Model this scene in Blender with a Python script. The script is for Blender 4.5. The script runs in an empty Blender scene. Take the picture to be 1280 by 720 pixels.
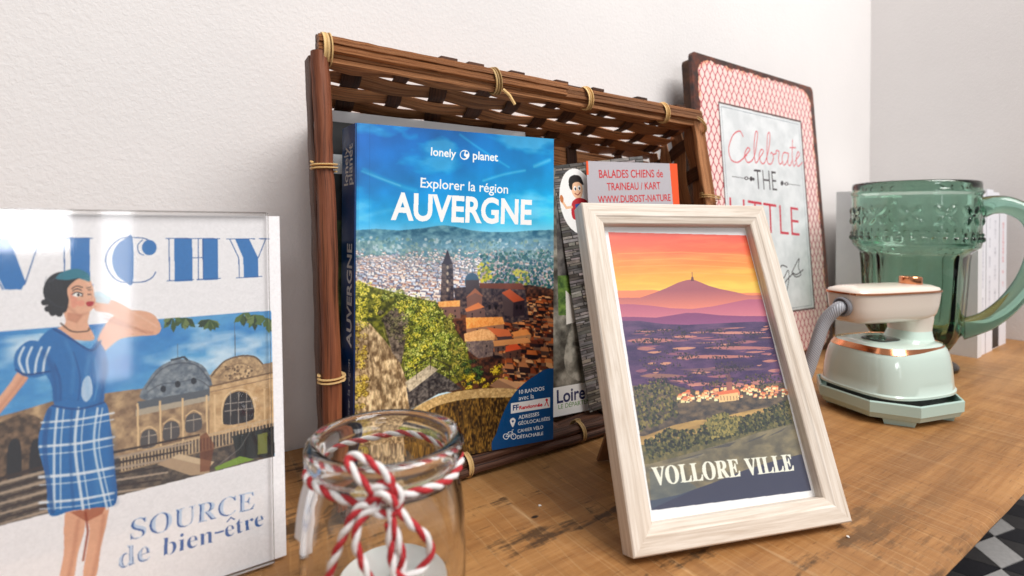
import bpy, bmesh, math, random
import numpy as np
from math import sin, cos, pi, radians, sqrt
from mathutils import Vector, Matrix

random.seed(7)
scene = bpy.context.scene
COL = scene.collection

# ------------------------------------------------------------------ camera
CAM_H = 0.1449
YAW, ROLL = radians(35.1), radians(0.5)
fw = Vector((sin(YAW), cos(YAW), 0)); r0 = Vector((cos(YAW), -sin(YAW), 0)); u0 = Vector((0, 0, 1))
cr = r0 * cos(ROLL) + u0 * sin(ROLL); cu = -r0 * sin(ROLL) + u0 * cos(ROLL)
cam = bpy.data.cameras.new('camera'); cam_ob = bpy.data.objects.new('camera', cam); COL.objects.link(cam_ob)
cam.sensor_width = 36; cam.lens = 668 / 1280 * 36
cam.shift_y = -(360 - 276.5) / 1280
cam.clip_start = 0.005; cam.clip_end = 50
cam.dof.use_dof = True; cam.dof.focus_distance = 0.315; cam.dof.aperture_fstop = 9.0
M = Matrix.Identity(4)
for i in range(3):
    M[i][0], M[i][1], M[i][2] = cr[i], cu[i], -fw[i]
M[2][3] = CAM_H
cam_ob.matrix_world = M
scene.camera = cam_ob

# ------------------------------------------------------------------ world, lamps, exposure
world = bpy.data.worlds.new('World'); scene.world = world; world.use_nodes = True
bg = world.node_tree.nodes['Background']
bg.inputs[0].default_value = (1.0, 0.985, 0.97, 1); bg.inputs[1].default_value = 0.43

def area(name, loc, target, sx, sy, watts, color):
    l = bpy.data.lights.new(name, 'AREA'); l.shape = 'RECTANGLE'; l.size = sx; l.size_y = sy
    l.energy = watts; l.color = color
    o = bpy.data.objects.new(name, l); COL.objects.link(o); o.location = loc
    o.rotation_euler = (Vector(target) - Vector(loc)).to_track_quat('-Z', 'Y').to_euler()
    return o
area('window_light', (0.60, -0.80, 1.62), (0.33, 0.22, 0.05), 1.00, 1.00, 40.0, (1.0, 0.975, 0.945))
area('window_pane_light', (-0.335, -1.3, 0.62), (-0.335, 0.0, 0.62), 0.37, 0.27, 4.0, (0.95, 0.97, 1.0))
area('window_curtain_light', (-0.045, -1.3, 0.38), (-0.045, 0.0, 0.38), 0.07, 0.50, 0.5, (0.95, 0.97, 1.0))

vs = scene.view_settings
vs.view_transform = 'Standard'; vs.look = 'None'; vs.exposure = 0.0; vs.gamma = 1.0; vs.use_curve_mapping = False
scene.render.engine = 'CYCLES'
scene.cycles.use_denoising = True
scene.cycles.max_bounces = 14; scene.cycles.transmission_bounces = 12; scene.cycles.transparent_max_bounces = 16
scene.cycles.caustics_reflective = False; scene.cycles.caustics_refractive = True
scene.cycles.sample_clamp_indirect = 6.0

# ------------------------------------------------------------------ object helpers
def tag(o, label=None, cat=None, group=None, kind=None):
    if label: o['label'] = label
    if cat: o['category'] = cat
    if group: o['group'] = group
    if kind: o['kind'] = kind
    return o

def thing(name, label, cat, loc=(0, 0, 0), rot=(0, 0, 0), group=None):
    o = bpy.data.objects.new(name, None); o.empty_display_size = 0.02; COL.objects.link(o)
    o.location = loc; o.rotation_euler = rot
    return tag(o, label, cat, group)

def obj(name, verts, faces, mat, parent=None, smooth=False, uvs=None, planar=None):
    me = bpy.data.meshes.new(name)
    me.from_pydata([tuple(v) for v in verts], [], faces)
    if uvs is not None or planar is not None:
        uvl = me.uv_layers.new(name='UVMap')
        for l in me.loops:
            if planar:
                x0, w, z0, h = planar; c = me.vertices[l.vertex_index].co
                uvl.data[l.index].uv = ((c.x - x0) / w, (c.z - z0) / h)
            else:
                uvl.data[l.index].uv = uvs[l.vertex_index]
    if smooth:
        me.polygons.foreach_set('use_smooth', [True] * len(me.polygons))
        if smooth != 'all':
            me.set_sharp_from_angle(angle=radians(smooth if not isinstance(smooth, bool) else 40))
    me.materials.append(mat)
    o = bpy.data.objects.new(name, me); COL.objects.link(o)
    if parent: o.parent = parent
    return o

def box_vf(x0, x1, y0, y1, z0, z1):
    v = [(x, y, z) for x in (x0, x1) for y in (y0, y1) for z in (z0, z1)]
    f = [(0, 1, 3, 2), (4, 6, 7, 5), (0, 4, 5, 1), (2, 3, 7, 6), (0, 2, 6, 4), (1, 5, 7, 3)]
    return v, f

def box(name, x0, x1, y0, y1, z0, z1, mat, parent=None, bevel=0, planar=False, seg=2):
    v, f = box_vf(x0, x1, y0, y1, z0, z1)
    if bevel:
        bm = bmesh.new(); vv = [bm.verts.new(p) for p in v]
        for q in f: bm.faces.new([vv[i] for i in q])
        bmesh.ops.recalc_face_normals(bm, faces=bm.faces)
        bmesh.ops.bevel(bm, geom=list(bm.edges), offset=bevel, segments=seg, affect='EDGES', profile=0.5)
        bm.verts.index_update()
        v = [tuple(p.co) for p in bm.verts]; f = [[p.index for p in q.verts] for q in bm.faces]; bm.free()
    return obj(name, v, f, mat, parent, smooth=30 if bevel else False, planar=(x0, x1 - x0, z0, z1 - z0) if planar else None)

def loft(name, rings, mat, parent=None, cap=(True, True), smooth=40, uv=None):
    n = len(rings[0]); v = [tuple(p) for r in rings for p in r]; f = []
    for i in range(len(rings) - 1):
        for j in range(n):
            k = (j + 1) % n
            f.append((i * n + j, i * n + k, (i + 1) * n + k, (i + 1) * n + j))
    if cap[0]: f.append(tuple(reversed(range(n))))
    if cap[1]: f.append(tuple(range((len(rings) - 1) * n, len(rings) * n)))
    return obj(name, v, f, mat, parent, smooth=smooth, uvs=uv)

def catmull(pts, per=8, closed=False):
    P = [Vector(p) for p in pts]; n = len(P); out = []
    rng = range(n) if closed else range(n - 1)
    for i in rng:
        if closed: a, b, c, d = P[(i - 1) % n], P[i], P[(i + 1) % n], P[(i + 2) % n]
        else: a, b, c, d = P[max(i - 1, 0)], P[i], P[i + 1], P[min(i + 2, n - 1)]
        for k in range(per):
            t = k / per
            out.append(0.5 * ((2 * b) + (c - a) * t + (2 * a - 5 * b + 4 * c - d) * t * t + (3 * b - a - 3 * c + d) * t ** 3))
    if not closed: out.append(P[-1])
    return out

def frames(path, closed=False):
    n = len(path); T = []
    for i in range(n):
        a = path[i - 1] if (i or closed) else path[0]; b = path[(i + 1) % n] if (i < n - 1 or closed) else path[-1]
        t = (b - a); T.append(t.normalized() if t.length > 1e-12 else Vector((1, 0, 0)))
    N = []; ref = Vector((0, 0, 1)) if abs(T[0].z) < 0.9 else Vector((0, 1, 0))
    cur = (ref - T[0] * ref.dot(T[0])).normalized()
    for t in T:
        cur = (cur - t * cur.dot(t)); cur = cur.normalized() if cur.length > 1e-9 else Vector((0, 0, 1)); N.append(cur.copy())
    return T, N, [t.cross(m) for t, m in zip(T, N)]

def tube_vf(path, rad, seg=8, closed=False, base=0, flat=None):
    """rad: number or function(i/n); flat: (rn, rb) scale of the two cross axes"""
    T, N, B = frames(path, closed); n = len(path); v = []; f = []; uv = []
    L = 0
    for i, p in enumerate(path):
        if i: L += (path[i] - path[i - 1]).length
        r = rad(i / (n - 1)) if callable(rad) else rad
        a_, b_ = flat if flat else (1, 1)
        for j in range(seg):
            a = 2 * pi * j / seg
            v.append(p + N[i] * (cos(a) * r * a_) + B[i] * (sin(a) * r * b_)); uv.append((L, j / seg))
    m = n if closed else n - 1
    for i in range(m):
        for j in range(seg):
            k = (j + 1) % seg; i2 = (i + 1) % n
            f.append((base + i * seg + j, base + i * seg + k, base + i2 * seg + k, base + i2 * seg + j))
    if not closed:
        f.append(tuple(base + j for j in reversed(range(seg)))); f.append(tuple(base + (n - 1) * seg + j for j in range(seg)))
    return v, f, uv

def tube(name, path, rad, mat, parent=None, seg=8, closed=False, flat=None):
    v, f, uv = tube_vf([Vector(p) for p in path], rad, seg, closed, 0, flat)
    return obj(name, v, f, mat, parent, smooth=50, uvs=uv)

def lathe(name, prof, mat, parent=None, seg=64, closed=False, smooth=40):
    """prof: (r, z) from bottom outside up and back down inside; r = 0 ends close on the axis"""
    v = []; f = []; idx = []
    for r, z in prof:
        if r < 1e-6: idx.append([len(v)]); v.append((0, 0, z))
        else:
            idx.append([len(v) + j for j in range(seg)])
            v += [(r * cos(2 * pi * j / seg), r * sin(2 * pi * j / seg), z) for j in range(seg)]
    prs = list(zip(idx[:-1], idx[1:])) + ([(idx[-1], idx[0])] if closed else [])
    for a, b in prs:
        for j in range(seg):
            k = (j + 1) % seg
            if len(a) == 1 and len(b) == 1: continue
            if len(a) == 1: f.append((a[0], b[k], b[j]))
            elif len(b) == 1: f.append((a[j], a[k], b[0]))
            else: f.append((a[j], a[k], b[k], b[j]))
    return obj(name, v, f, mat, parent, smooth=smooth)

# ------------------------------------------------------------------ material helpers
class NT:
    def __init__(s, name):
        s.m = bpy.data.materials.new(name); s.m.use_nodes = True; s.t = s.m.node_tree
        s.b = s.t.nodes['Principled BSDF']; s.out = s.t.nodes['Material Output']
    def n(s, kind, **kw):
        nd = s.t.nodes.new(kind)
        for k, v in kw.items():
            if k.startswith('i_'): nd.inputs[k[2:].replace('_', ' ')].default_value = v
            else: setattr(nd, k, v)
        return nd
    def l(s, a, b): s.t.links.new(a, b)
    def coord(s, kind='Object', scale=(1, 1, 1), rot=(0, 0, 0)):
        tc = s.n('ShaderNodeTexCoord'); mp = s.n('ShaderNodeMapping')
        mp.inputs['Scale'].default_value = scale; mp.inputs['Rotation'].default_value = rot
        s.l(tc.outputs[kind], mp.inputs[0]); return mp.outputs[0]
    def noise(s, vec, scale=5, detail=4, rough=0.55, dist=0):
        nd = s.n('ShaderNodeTexNoise'); nd.inputs['Scale'].default_value = scale; nd.inputs['Detail'].default_value = detail
        nd.inputs['Roughness'].default_value = rough; nd.inputs['Distortion'].default_value = dist
        s.l(vec, nd.inputs['Vector']); return nd.outputs[0]
    def ramp(s, fac, stops):
        nd = s.n('ShaderNodeValToRGB'); e = nd.color_ramp.elements
        while len(e) < len(stops): e.new(0.5)
        for el, (p, c) in zip(e, stops):
            el.position = p; el.color = (c[0], c[1], c[2], 1) if not isinstance(c, (int, float)) else (c, c, c, 1)
        s.l(fac, nd.inputs[0]); return nd.outputs[0]
    def mix(s, fac, a, b, mode='MIX'):
        nd = s.n('ShaderNodeMix', data_type='RGBA', blend_type=mode)
        for val, sock in ((fac, nd.inputs[0]), (a, nd.inputs[6]), (b, nd.inputs[7])):
            if isinstance(val, bpy.types.NodeSocket): s.l(val, sock)
            elif isinstance(val, (int, float)): sock.default_value = val
            else: sock.default_value = (*val, 1)
        return nd.outputs[2]
    def math(s, op, a, b=0.0):
        nd = s.n('ShaderNodeMath', operation=op)
        for val, sock in ((a, nd.inputs[0]), (b, nd.inputs[1])):
            if isinstance(val, bpy.types.NodeSocket): s.l(val, sock)
            else: sock.default_value = val
        return nd.outputs[0]
    def bump(s, h, strength=0.3, dist=0.001, nrm=None):
        nd = s.n('ShaderNodeBump'); nd.inputs['Strength'].default_value = strength; nd.inputs['Distance'].default_value = dist
        s.l(h, nd.inputs['Height'])
        if nrm: s.l(nrm, nd.inputs['Normal'])
        s.l(nd.outputs[0], s.b.inputs['Normal']); return nd.outputs[0]
    def base(s, c):
        if isinstance(c, bpy.types.NodeSocket): s.l(c, s.b.inputs['Base Color'])
        else: s.b.inputs['Base Color'].default_value = (*c, 1)
    def set(s, **kw):
        for k, v in kw.items(): s.b.inputs[k.replace('_', ' ')].default_value = v
        return s

def plain(name, c, rough=0.5, **kw):
    t = NT(name); t.base(c); t.set(Roughness=rough, **kw); return t.m

def mottled(name, c1, c2, scale=60, rough=0.5, bump=0.0, **kw):
    t = NT(name); v = t.coord('Object'); nz = t.noise(v, scale, 5)
    t.base(t.ramp(nz, [(0.35, c1), (0.65, c2)])); t.set(Roughness=rough, **kw)
    if bump: t.bump(t.noise(v, scale * 4, 3), bump, 0.0004)
    return t.m

def srgb(r, g, b): 
    f = lambda c: (c / 255) / 12.92 if c < 11 else ((c / 255 + 0.055) / 1.055) ** 2.4
    return (f(r), f(g), f(b))

# wall paint with orange-peel relief
t = NT('wall_paint'); v = t.coord('Object')
big = t.noise(v, 6, 3); t.base(t.ramp(big, [(0.3, (0.755, 0.726, 0.718)), (0.7, (0.792, 0.762, 0.753))]))
t.set(Roughness=0.75)
h1 = t.noise(v, 420, 3, 0.6, 0.4); h2 = t.noise(v, 160, 2)
t.bump(t.math('ADD', t.ramp(h1, [(0.35, 0.0), (0.7, 1.0)]), t.math('ADD', t.math('MULTIPLY', h2, 0.5), t.math('MULTIPLY', t.noise(v, 26, 3), 3.0))), 0.3, 0.0004)
M_WALL = t.m

# sawn oak board: grain along X, saw marks across, stains, worm holes
t = NT('sawn_oak')
g1 = t.noise(t.coord('Object', (4, 60, 60)), 1.0, 7, 0.6, 1.0)
g2 = t.noise(t.coord('Object', (22, 520, 300)), 1.0, 6, 0.7, 0.3)
big = t.noise(t.coord('Object', (2.6, 11, 9)), 1.0, 4, 0.55, 0.6)
c = t.ramp(g1, [(0.22, (0.160, 0.056, 0.013)), (0.47, (0.335, 0.140, 0.037)), (0.75, (0.50, 0.248, 0.082))])
c = t.mix(0.24, c, t.ramp(g2, [(0.32, (0.20, 0.088, 0.026)), (0.68, (0.60, 0.36, 0.165))]))
c = t.mix(t.ramp(big, [(0.44, 0.0), (0.66, 0.5)]), c, (0.55, 0.305, 0.125))
# tone changes from saw stroke to saw stroke, and single saw lines
ang = radians(5)
sp = t.n('ShaderNodeSeparateXYZ'); t.l(t.coord('Object', (1, 1, 1), (0, 0, ang)), sp.inputs[0])
wob_ = t.noise(t.coord('Object', (14, 5, 1)), 1.0, 3); cell = t.math('MULTIPLY', t.math('ADD', sp.outputs[0], t.math('MULTIPLY', wob_, 0.03)), 104.0)
wn = t.n('ShaderNodeTexWhiteNoise', noise_dimensions='1D'); t.l(t.math('FLOOR', cell), wn.inputs['W']); stroke = wn.outputs['Value']
edge_ = t.ramp(t.math('FRACT', cell), [(0.0, 1.0), (0.09, 0.0)])
s1 = t.noise(t.coord('Object', (95, 5, 1), (0, 0, ang)), 1.0, 3, 0.7, 0.25)
s2 = t.noise(t.coord('Object', (330, 9, 1), (0, 0, ang)), 1.0, 2, 0.6, 0.2)
where = t.ramp(t.noise(t.coord('Object', (7, 16, 1)), 1.0, 3), [(0.36, 0.15), (0.60, 1.0)])
c = t.mix(t.math('MULTIPLY', t.ramp(s1, [(0.38, 0.62), (0.51, 0.0)]), where), c, (0.27, 0.125, 0.042))
c = t.mix(t.math('MULTIPLY', t.ramp(s1, [(0.56, 0.0), (0.72, 0.36)]), where), c, (0.58, 0.37, 0.19))
c = t.mix(t.math('MULTIPLY', t.ramp(s2, [(0.62, 0.0), (0.70, 0.42)]), where), c, (0.68, 0.46, 0.25))
c = t.mix(t.math('MULTIPLY', t.ramp(s2, [(0.28, 0.40), (0.38, 0.0)]), where), c, (0.13, 0.055, 0.018))
c = t.mix(t.math('MULTIPLY', t.math('MULTIPLY', t.ramp(stroke, [(0.0, 0.55), (0.6, 0.0)]), where), 0.75), c, (0.21, 0.085, 0.024))
c = t.mix(t.math('MULTIPLY', t.math('MULTIPLY', edge_, where), 0.34), c, (0.66, 0.42, 0.20))
pore = t.noise(t.coord('Object', (90, 1150, 1)), 1.0, 2, 0.5)
c = t.mix(t.ramp(pore, [(0.635, 0.0), (0.70, 0.55)]), c, (0.13, 0.055, 0.018))
# dark weathered streaks along the grain
st = t.noise(t.coord('Object', (4.5, 30, 1)), 1.0, 8, 0.72, 0.3)
stb = t.math('ADD', st, t.math('ADD', t.math('MULTIPLY', s1, 0.10), t.math('ADD', t.math('MULTIPLY', s2, 0.06), t.math('MULTIPLY', t.math('SUBTRACT', stroke, 0.5), 0.035))))
sx = t.n('ShaderNodeSeparateXYZ'); t.l(t.coord('Object'), sx.inputs[0])
worn = t.ramp(sx.outputs[0], [(0.24, 1.0), (0.36, 0.12)])
c = t.mix(t.math('MULTIPLY', t.ramp(stb, [(0.632, 0.0), (0.685, 0.88)]), worn), c, (0.045, 0.022, 0.010))
# worm holes
vo = t.n('ShaderNodeTexVoronoi', feature='F1'); vo.inputs['Scale'].default_value = 30; vo.inputs['Randomness'].default_value = 1.0
t.l(t.coord('Object', (0.55, 1, 1)), vo.inputs['Vector'])
c = t.mix(t.ramp(vo.outputs['Distance'], [(0.030, 1.0), (0.045, 0.0)]), c, (0.02, 0.01, 0.006))
t.base(c); t.set(Roughness=0.5)
t.b.inputs['Specular IOR Level'].default_value = 0.4
hh = t.math('ADD', t.math('ADD', t.math('MULTIPLY', s1, 0.5), t.math('MULTIPLY', edge_, 0.6)), t.math('ADD', t.math('MULTIPLY', g2, 0.5), t.math('MULTIPLY', s2, 0.6)))
t.bump(hh, 0.45, 0.0010)
M_OAK = t.m

# pale veneer of the photo frame, grain along U
def veneer(name, a, b, cc):
    t = NT(name); v = t.coord('UV', (14, 330, 1))
    g = t.noise(v, 1.0, 6, 0.6, 1.2); g2 = t.noise(t.coord('UV', (60, 1500, 1)), 1.0, 3)
    c = t.ramp(g, [(0.3, a), (0.52, b), (0.72, cc)])
    c = t.mix(0.25, c, t.ramp(g2, [(0.35, a), (0.65, cc)]))
    t.base(c); t.set(Roughness=0.5); t.bump(g2, 0.15, 0.0003); return t.m
M_VENEER = veneer('pale_veneer', (0.50, 0.39, 0.295), (0.735, 0.645, 0.55), (0.84, 0.77, 0.69))

# split bamboo / rattan, fibres along U (length in metres)
def wicker(name, a, b, cc, rough=0.5, gloss=0.3):
    t = NT(name); oi = t.n('ShaderNodeObjectInfo')
    v = t.coord('UV', (16, 9, 1)); add = t.n('ShaderNodeVectorMath', operation='ADD'); t.l(v, add.inputs[0])
    cb = t.n('ShaderNodeCombineXYZ'); t.l(t.math('MULTIPLY', oi.outputs['Random'], 37.0), cb.inputs[0]); t.l(cb.outputs[0], add.inputs[1])
    g = t.noise(add.outputs[0], 1.0, 6, 0.65, 0.5)
    f = t.noise(t.coord('UV', (14, 17, 1)), 1.0, 4, 0.65, 0.2)
    c = t.ramp(g, [(0.25, a), (0.5, b), (0.78, cc)])
    c = t.mix(t.ramp(f, [(0.36, 0.85), (0.50, 0.0)]), c, tuple(x * 0.3 for x in a))
    hsv = t.n('ShaderNodeHueSaturation'); t.l(c, hsv.inputs['Color'])
    t.l(t.math('ADD', t.math('MULTIPLY', oi.outputs['Random'], 0.6), 0.7), hsv.inputs['Value'])
    t.base(hsv.outputs[0]); t.set(Roughness=rough); t.b.inputs['Specular IOR Level'].default_value = gloss
    t.bump(f, 0.7, 0.0009); return t.m
M_WICK = wicker('brown_wicker', (0.20, 0.070, 0.028), (0.54, 0.235, 0.098), (0.72, 0.39, 0.19))
M_WICKD = wicker('dark_wicker', (0.022, 0.010, 0.007), (0.088, 0.034, 0.018), (0.19, 0.082, 0.042))
M_RIML = wicker('light_rim_slat', (0.12, 0.040, 0.013), (0.31, 0.120, 0.042), (0.52, 0.245, 0.098))
M_RIMR = wicker('red_brown_rod', (0.13, 0.035, 0.014), (0.27, 0.082, 0.035), (0.35, 0.13, 0.06))
M_RIMD = wicker('dark_rim_slat', (0.03, 0.012, 0.008), (0.085, 0.034, 0.02), (0.17, 0.08, 0.045))
M_BIND = wicker('straw_binding', (0.70, 0.42, 0.15), (0.85, 0.57, 0.25), (0.92, 0.70, 0.38), 0.35)

def clear_sheet(name, tint, rough=0.02):
    """thin clear sheet: straight-through light plus a Fresnel reflection"""
    t = NT(name); tr = t.n('ShaderNodeBsdfTransparent'); tr.inputs[0].default_value = (*tint, 1)
    gl = t.n('ShaderNodeBsdfGlossy'); gl.inputs['Roughness'].default_value = rough; gl.inputs[0].default_value = (1, 1, 1, 1)
    fr = t.n('ShaderNodeFresnel'); ge = t.n('ShaderNodeNewGeometry'); t.l(t.math('ADD', t.math('MULTIPLY', ge.outputs['Backfacing'], 1 / 1.49 - 1.49), 1.49), fr.inputs[0])
    mx = t.n('ShaderNodeMixShader'); t.l(fr.outputs[0], mx.inputs[0]); t.l(tr.outputs[0], mx.inputs[1]); t.l(gl.outputs[0], mx.inputs[2])
    t.l(mx.outputs[0], t.out.inputs[0]); return t.m
M_ACRYL = clear_sheet('clear_acrylic', (0.995, 0.995, 0.995), 0.06)
M_PANE = clear_sheet('clear_pane', (0.998, 0.998, 0.998), 0.05)

def glass(name, c, rough=0.0, ior=1.48, absorb=None, dens=0):
    t = NT(name); t.base(c); t.set(Roughness=rough, IOR=ior, Transmission_Weight=1.0)
    if absorb:
        va = t.n('ShaderNodeVolumeAbsorption'); va.inputs[0].default_value = (*absorb, 1); va.inputs[1].default_value = dens
        t.l(va.outputs[0], t.out.inputs['Volume'])
    return t.m
M_JAR = glass('jar_glass', (0.985, 0.99, 0.985))
M_GREEN = glass('green_glass', (0.78, 0.94, 0.85), absorb=(0.16, 0.52, 0.37), dens=66)

M_COPPER = plain('polished_copper', (0.72, 0.30, 0.15), 0.16, Metallic=1.0)
M_CREAM = plain('cream_plastic', (0.80, 0.695, 0.60), 0.22, Coat_Weight=0.4)
M_MINT = plain('mint_plastic', (0.58, 0.70, 0.63), 0.14, Coat_Weight=0.5)
M_MINTD = plain('mint_matte_plastic', (0.47, 0.63, 0.57), 0.3)
M_DARK = plain('dark_rubber', (0.02, 0.02, 0.022), 0.5)
M_SOLE = plain('dark_soleplate', (0.05, 0.04, 0.04), 0.3)
M_WHITEP = mottled('white_paper', (0.72, 0.72, 0.735), (0.78, 0.78, 0.79), 30, 0.7)
M_PAGES = mottled('page_edges', (0.62, 0.60, 0.57), (0.76, 0.74, 0.71), 400, 0.8)
M_WAX = plain('white_wax', (0.80, 0.79, 0.76), 0.45, Subsurface_Weight=0.2, Subsurface_Radius=(0.004, 0.003, 0.003), Subsurface_Scale=1.0)
M_RED = mottled('red_twine', (0.36, 0.012, 0.02), (0.52, 0.03, 0.035), 900, 0.8, 0.4)
M_WHT = mottled('white_twine', (0.72, 0.69, 0.68), (0.86, 0.83, 0.82), 900, 0.85, 0.4)
M_CARD = mottled('brown_card', (0.17, 0.075, 0.03), (0.24, 0.11, 0.045), 200, 0.7)
M_BLACK = plain('black_paper', (0.012, 0.012, 0.014), 0.4)
# ------------------------------------------------------------------ flat print: drawn by code into image data
def vnoise(h, w, cell, seed, aspect=1.0):
    rg = np.random.RandomState(seed); cy, cx = max(cell, 1), max(cell * aspect, 1)
    gh, gw = int(h / cy) + 3, int(w / cx) + 3; g = rg.rand(gh, gw)
    y = np.arange(h) / cy; x = np.arange(w) / cx
    yi = y.astype(int); xi = x.astype(int); fy = y - yi; fx = x - xi
    fy = (fy * fy * (3 - 2 * fy))[:, None]; fx = (fx * fx * (3 - 2 * fx))[None, :]
    a = g[np.ix_(yi, xi)]; b = g[np.ix_(yi, xi + 1)]; c = g[np.ix_(yi + 1, xi)]; d = g[np.ix_(yi + 1, xi + 1)]
    return (a * (1 - fx) + b * fx) * (1 - fy) + (c * (1 - fx) + d * fx) * fy

def fbm(h, w, cell, seed, octv=4, aspect=1.0):
    o = np.zeros((h, w)); amp = 1.0; tot = 0
    for k in range(octv):
        o += amp * vnoise(h, w, max(cell / 2 ** k, 1.0), seed + k * 13, aspect); tot += amp; amp *= 0.55
    return o / tot

TXT = {}
def glyphs(s, bold):
    key = (s, bold)
    if key not in TXT:
        cu = bpy.data.curves.new('t', 'FONT'); cu.body = s; cu.size = 1; cu.offset = bold; cu.resolution_u = 4
        o = bpy.data.objects.new('t', cu); COL.objects.link(o)
        bpy.context.view_layer.update()
        me = o.evaluated_get(bpy.context.evaluated_depsgraph_get()).to_mesh(); me.calc_loop_triangles()
        V = np.array([tuple(v.co)[:2] for v in me.vertices]).reshape(-1, 2)
        T = np.array([tuple(t.vertices) for t in me.loop_triangles]).reshape(-1, 3).astype(int)
        TXT[key] = (V.copy(), T.copy())
        bpy.data.objects.remove(o); bpy.data.curves.remove(cu)
    return TXT[key]

class Art:
    """one printed sheet; points are given in the flat quad the sheet was traced from (or 0..1 without one)"""
    def __init__(s, wm, hm, ppm, quad=None, bg=(255, 255, 255)):
        s.w, s.h = int(wm * ppm), int(hm * ppm)
        s.a = np.empty((s.h, s.w, 3)); s.a[:] = np.array(bg) / 255.0; s.H = None; s.rg = np.random.RandomState(3)
        if quad:
            A = []; B = []
            for (x, y), (u, v) in zip(quad, ((0, 0), (s.w, 0), (s.w, s.h), (0, s.h))):
                A.append([x, y, 1, 0, 0, 0, -u * x, -u * y]); B.append(u)
                A.append([0, 0, 0, x, y, 1, -v * x, -v * y]); B.append(v)
            s.H = np.append(np.linalg.solve(np.array(A, float), np.array(B, float)), 1).reshape(3, 3)
    def pt(s, pts):
        p = np.atleast_2d(np.array(pts, float))
        if s.H is None: return p * [s.w, s.h]
        q = np.c_[p, np.ones(len(p))] @ s.H.T
        return q[:, :2] / q[:, 2:]
    def mask(s, P):
        x0, y0 = np.floor(P.min(0)).astype(int); x1, y1 = np.ceil(P.max(0)).astype(int) + 1
        x0, y0, x1, y1 = max(x0, 0), max(y0, 0), min(x1, s.w), min(y1, s.h)
        if x1 <= x0 or y1 <= y0: return None
        ys = np.arange(y0, y1) + 0.5; xs = np.arange(x0, x1) + 0.5
        m = np.zeros((y1 - y0, x1 - x0), bool); n = len(P)
        for i in range(n):
            (ax, ay), (bx, by) = P[i], P[(i + 1) % n]
            if ay == by: continue
            r = (ys >= min(ay, by)) & (ys < max(ay, by))
            if not r.any(): continue
            xc = ax + (ys[r] - ay) * (bx - ax) / (by - ay)
            m[r] ^= xs[None, :] < xc[:, None]
        return (slice(y0, y1), slice(x0, x1)), m
    def put(s, P, col, alpha=1.0):
        r = s.mask(P)
        if r is None: return
        sl, m = r
        if isinstance(col, np.ndarray) and col.ndim == 3: src = col[sl][m]
        else: src = np.array(col, float) / 255.0
        if isinstance(alpha, np.ndarray): al = alpha[sl][m][:, None]
        else: al = alpha
        t = s.a[sl]; t[m] = t[m] * (1 - al) + src * al
    def poly(s, pts, col, alpha=1.0): s.put(s.pt(pts), col, alpha)
    def blob(s, pts, col, alpha=1.0, per=6):
        c = catmull([(p[0], p[1], 0) for p in pts], per, True)
        s.put(s.pt([(p.x, p.y) for p in c]), col, alpha)
    def ell(s, c, rx, ry, col, alpha=1.0, rot=0.0, n=28):
        a = np.arange(n) * 2 * pi / n; x = rx * np.cos(a); y = ry * np.sin(a)
        s.poly(np.c_[c[0] + x * cos(rot) - y * sin(rot), c[1] + x * sin(rot) + y * cos(rot)], col, alpha)
    def line(s, pts, wd, col, alpha=1.0, smooth=False, soft=.4):
        if smooth: pts = [(p.x, p.y) for p in catmull([(p[0], p[1], 0) for p in pts], 8)]
        P = s.pt(pts); k = wd
        if isinstance(alpha, (int, float)) and alpha < 1.0:          # one even coat, soft edge
            lo = np.floor(P.min(0) - k - 2).astype(int); hi = np.ceil(P.max(0) + k + 2).astype(int)
            x0, y0, x1, y1 = max(lo[0], 0), max(lo[1], 0), min(hi[0], s.w), min(hi[1], s.h)
            if x1 <= x0 or y1 <= y0: return
            X, Y = np.meshgrid(np.arange(x0, x1) + .5, np.arange(y0, y1) + .5); D = np.full(X.shape, 1e9)
            for a, b in zip(P[:-1], P[1:]):
                d = b - a; L2 = max(d @ d, 1e-9); u = np.clip(((X - a[0]) * d[0] + (Y - a[1]) * d[1]) / L2, 0, 1)
                D = np.minimum(D, np.hypot(X - a[0] - u * d[0], Y - a[1] - u * d[1]))
            m = (np.clip((k * .5 + soft - D) / (2 * soft + .8), 0, 1) * alpha)[..., None]; t = s.a[y0:y1, x0:x1]
            t[:] = t * (1 - m) + np.array(col, float) / 255 * m; return
        for a, b in zip(P[:-1], P[1:]):
            d = b - a; L = np.hypot(*d)
            if L < 1e-6: continue
            d = d / L * k / 2; n = np.array([-d[1], d[0]])
            s.put(np.array([a - d * .6 + n, b + d * .6 + n, b + d * .6 - n, a - d * .6 - n]), col, alpha)
    def text(s, st, p0, p1, col, hs=1.0, bold=0.0, alpha=1.0):
        V, T = glyphs(st, bold)
        if not len(V): return
        (x0, y0), (x1, y1) = s.pt([p0, p1]); mn, mx = V[:, 0].min(), V[:, 0].max()
        d = np.array([x1 - x0, y1 - y0]) / (mx - mn); up = np.array([d[1], -d[0]]) * hs
        P = np.array([x0, y0]) + (V[:, :1] - mn) * d + V[:, 1:] * up
        for t in T: s.put(P[t], col, alpha)
    def grad(s, stops):
        """vertical gradient as an image, stops (v 0..1, colour)"""
        v = (np.arange(s.h) + 0.5) / s.h; o = np.empty((s.h, s.w, 3))
        for k in range(3): o[:, :, k] = np.interp(v, [p for p, c in stops], [c[k] / 255 for p, c in stops])[:, None]
        return o
    def tex(s, c1, c2, cell, seed, octv=4, aspect=1.0, con=1.0):
        n = fbm(s.h, s.w, cell, seed, octv, aspect); n = np.clip((n - 0.5) * 2.2 * con + 0.5, 0, 1)[..., None]
        return np.array(c1) / 255 * (1 - n) + np.array(c2) / 255 * n
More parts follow.
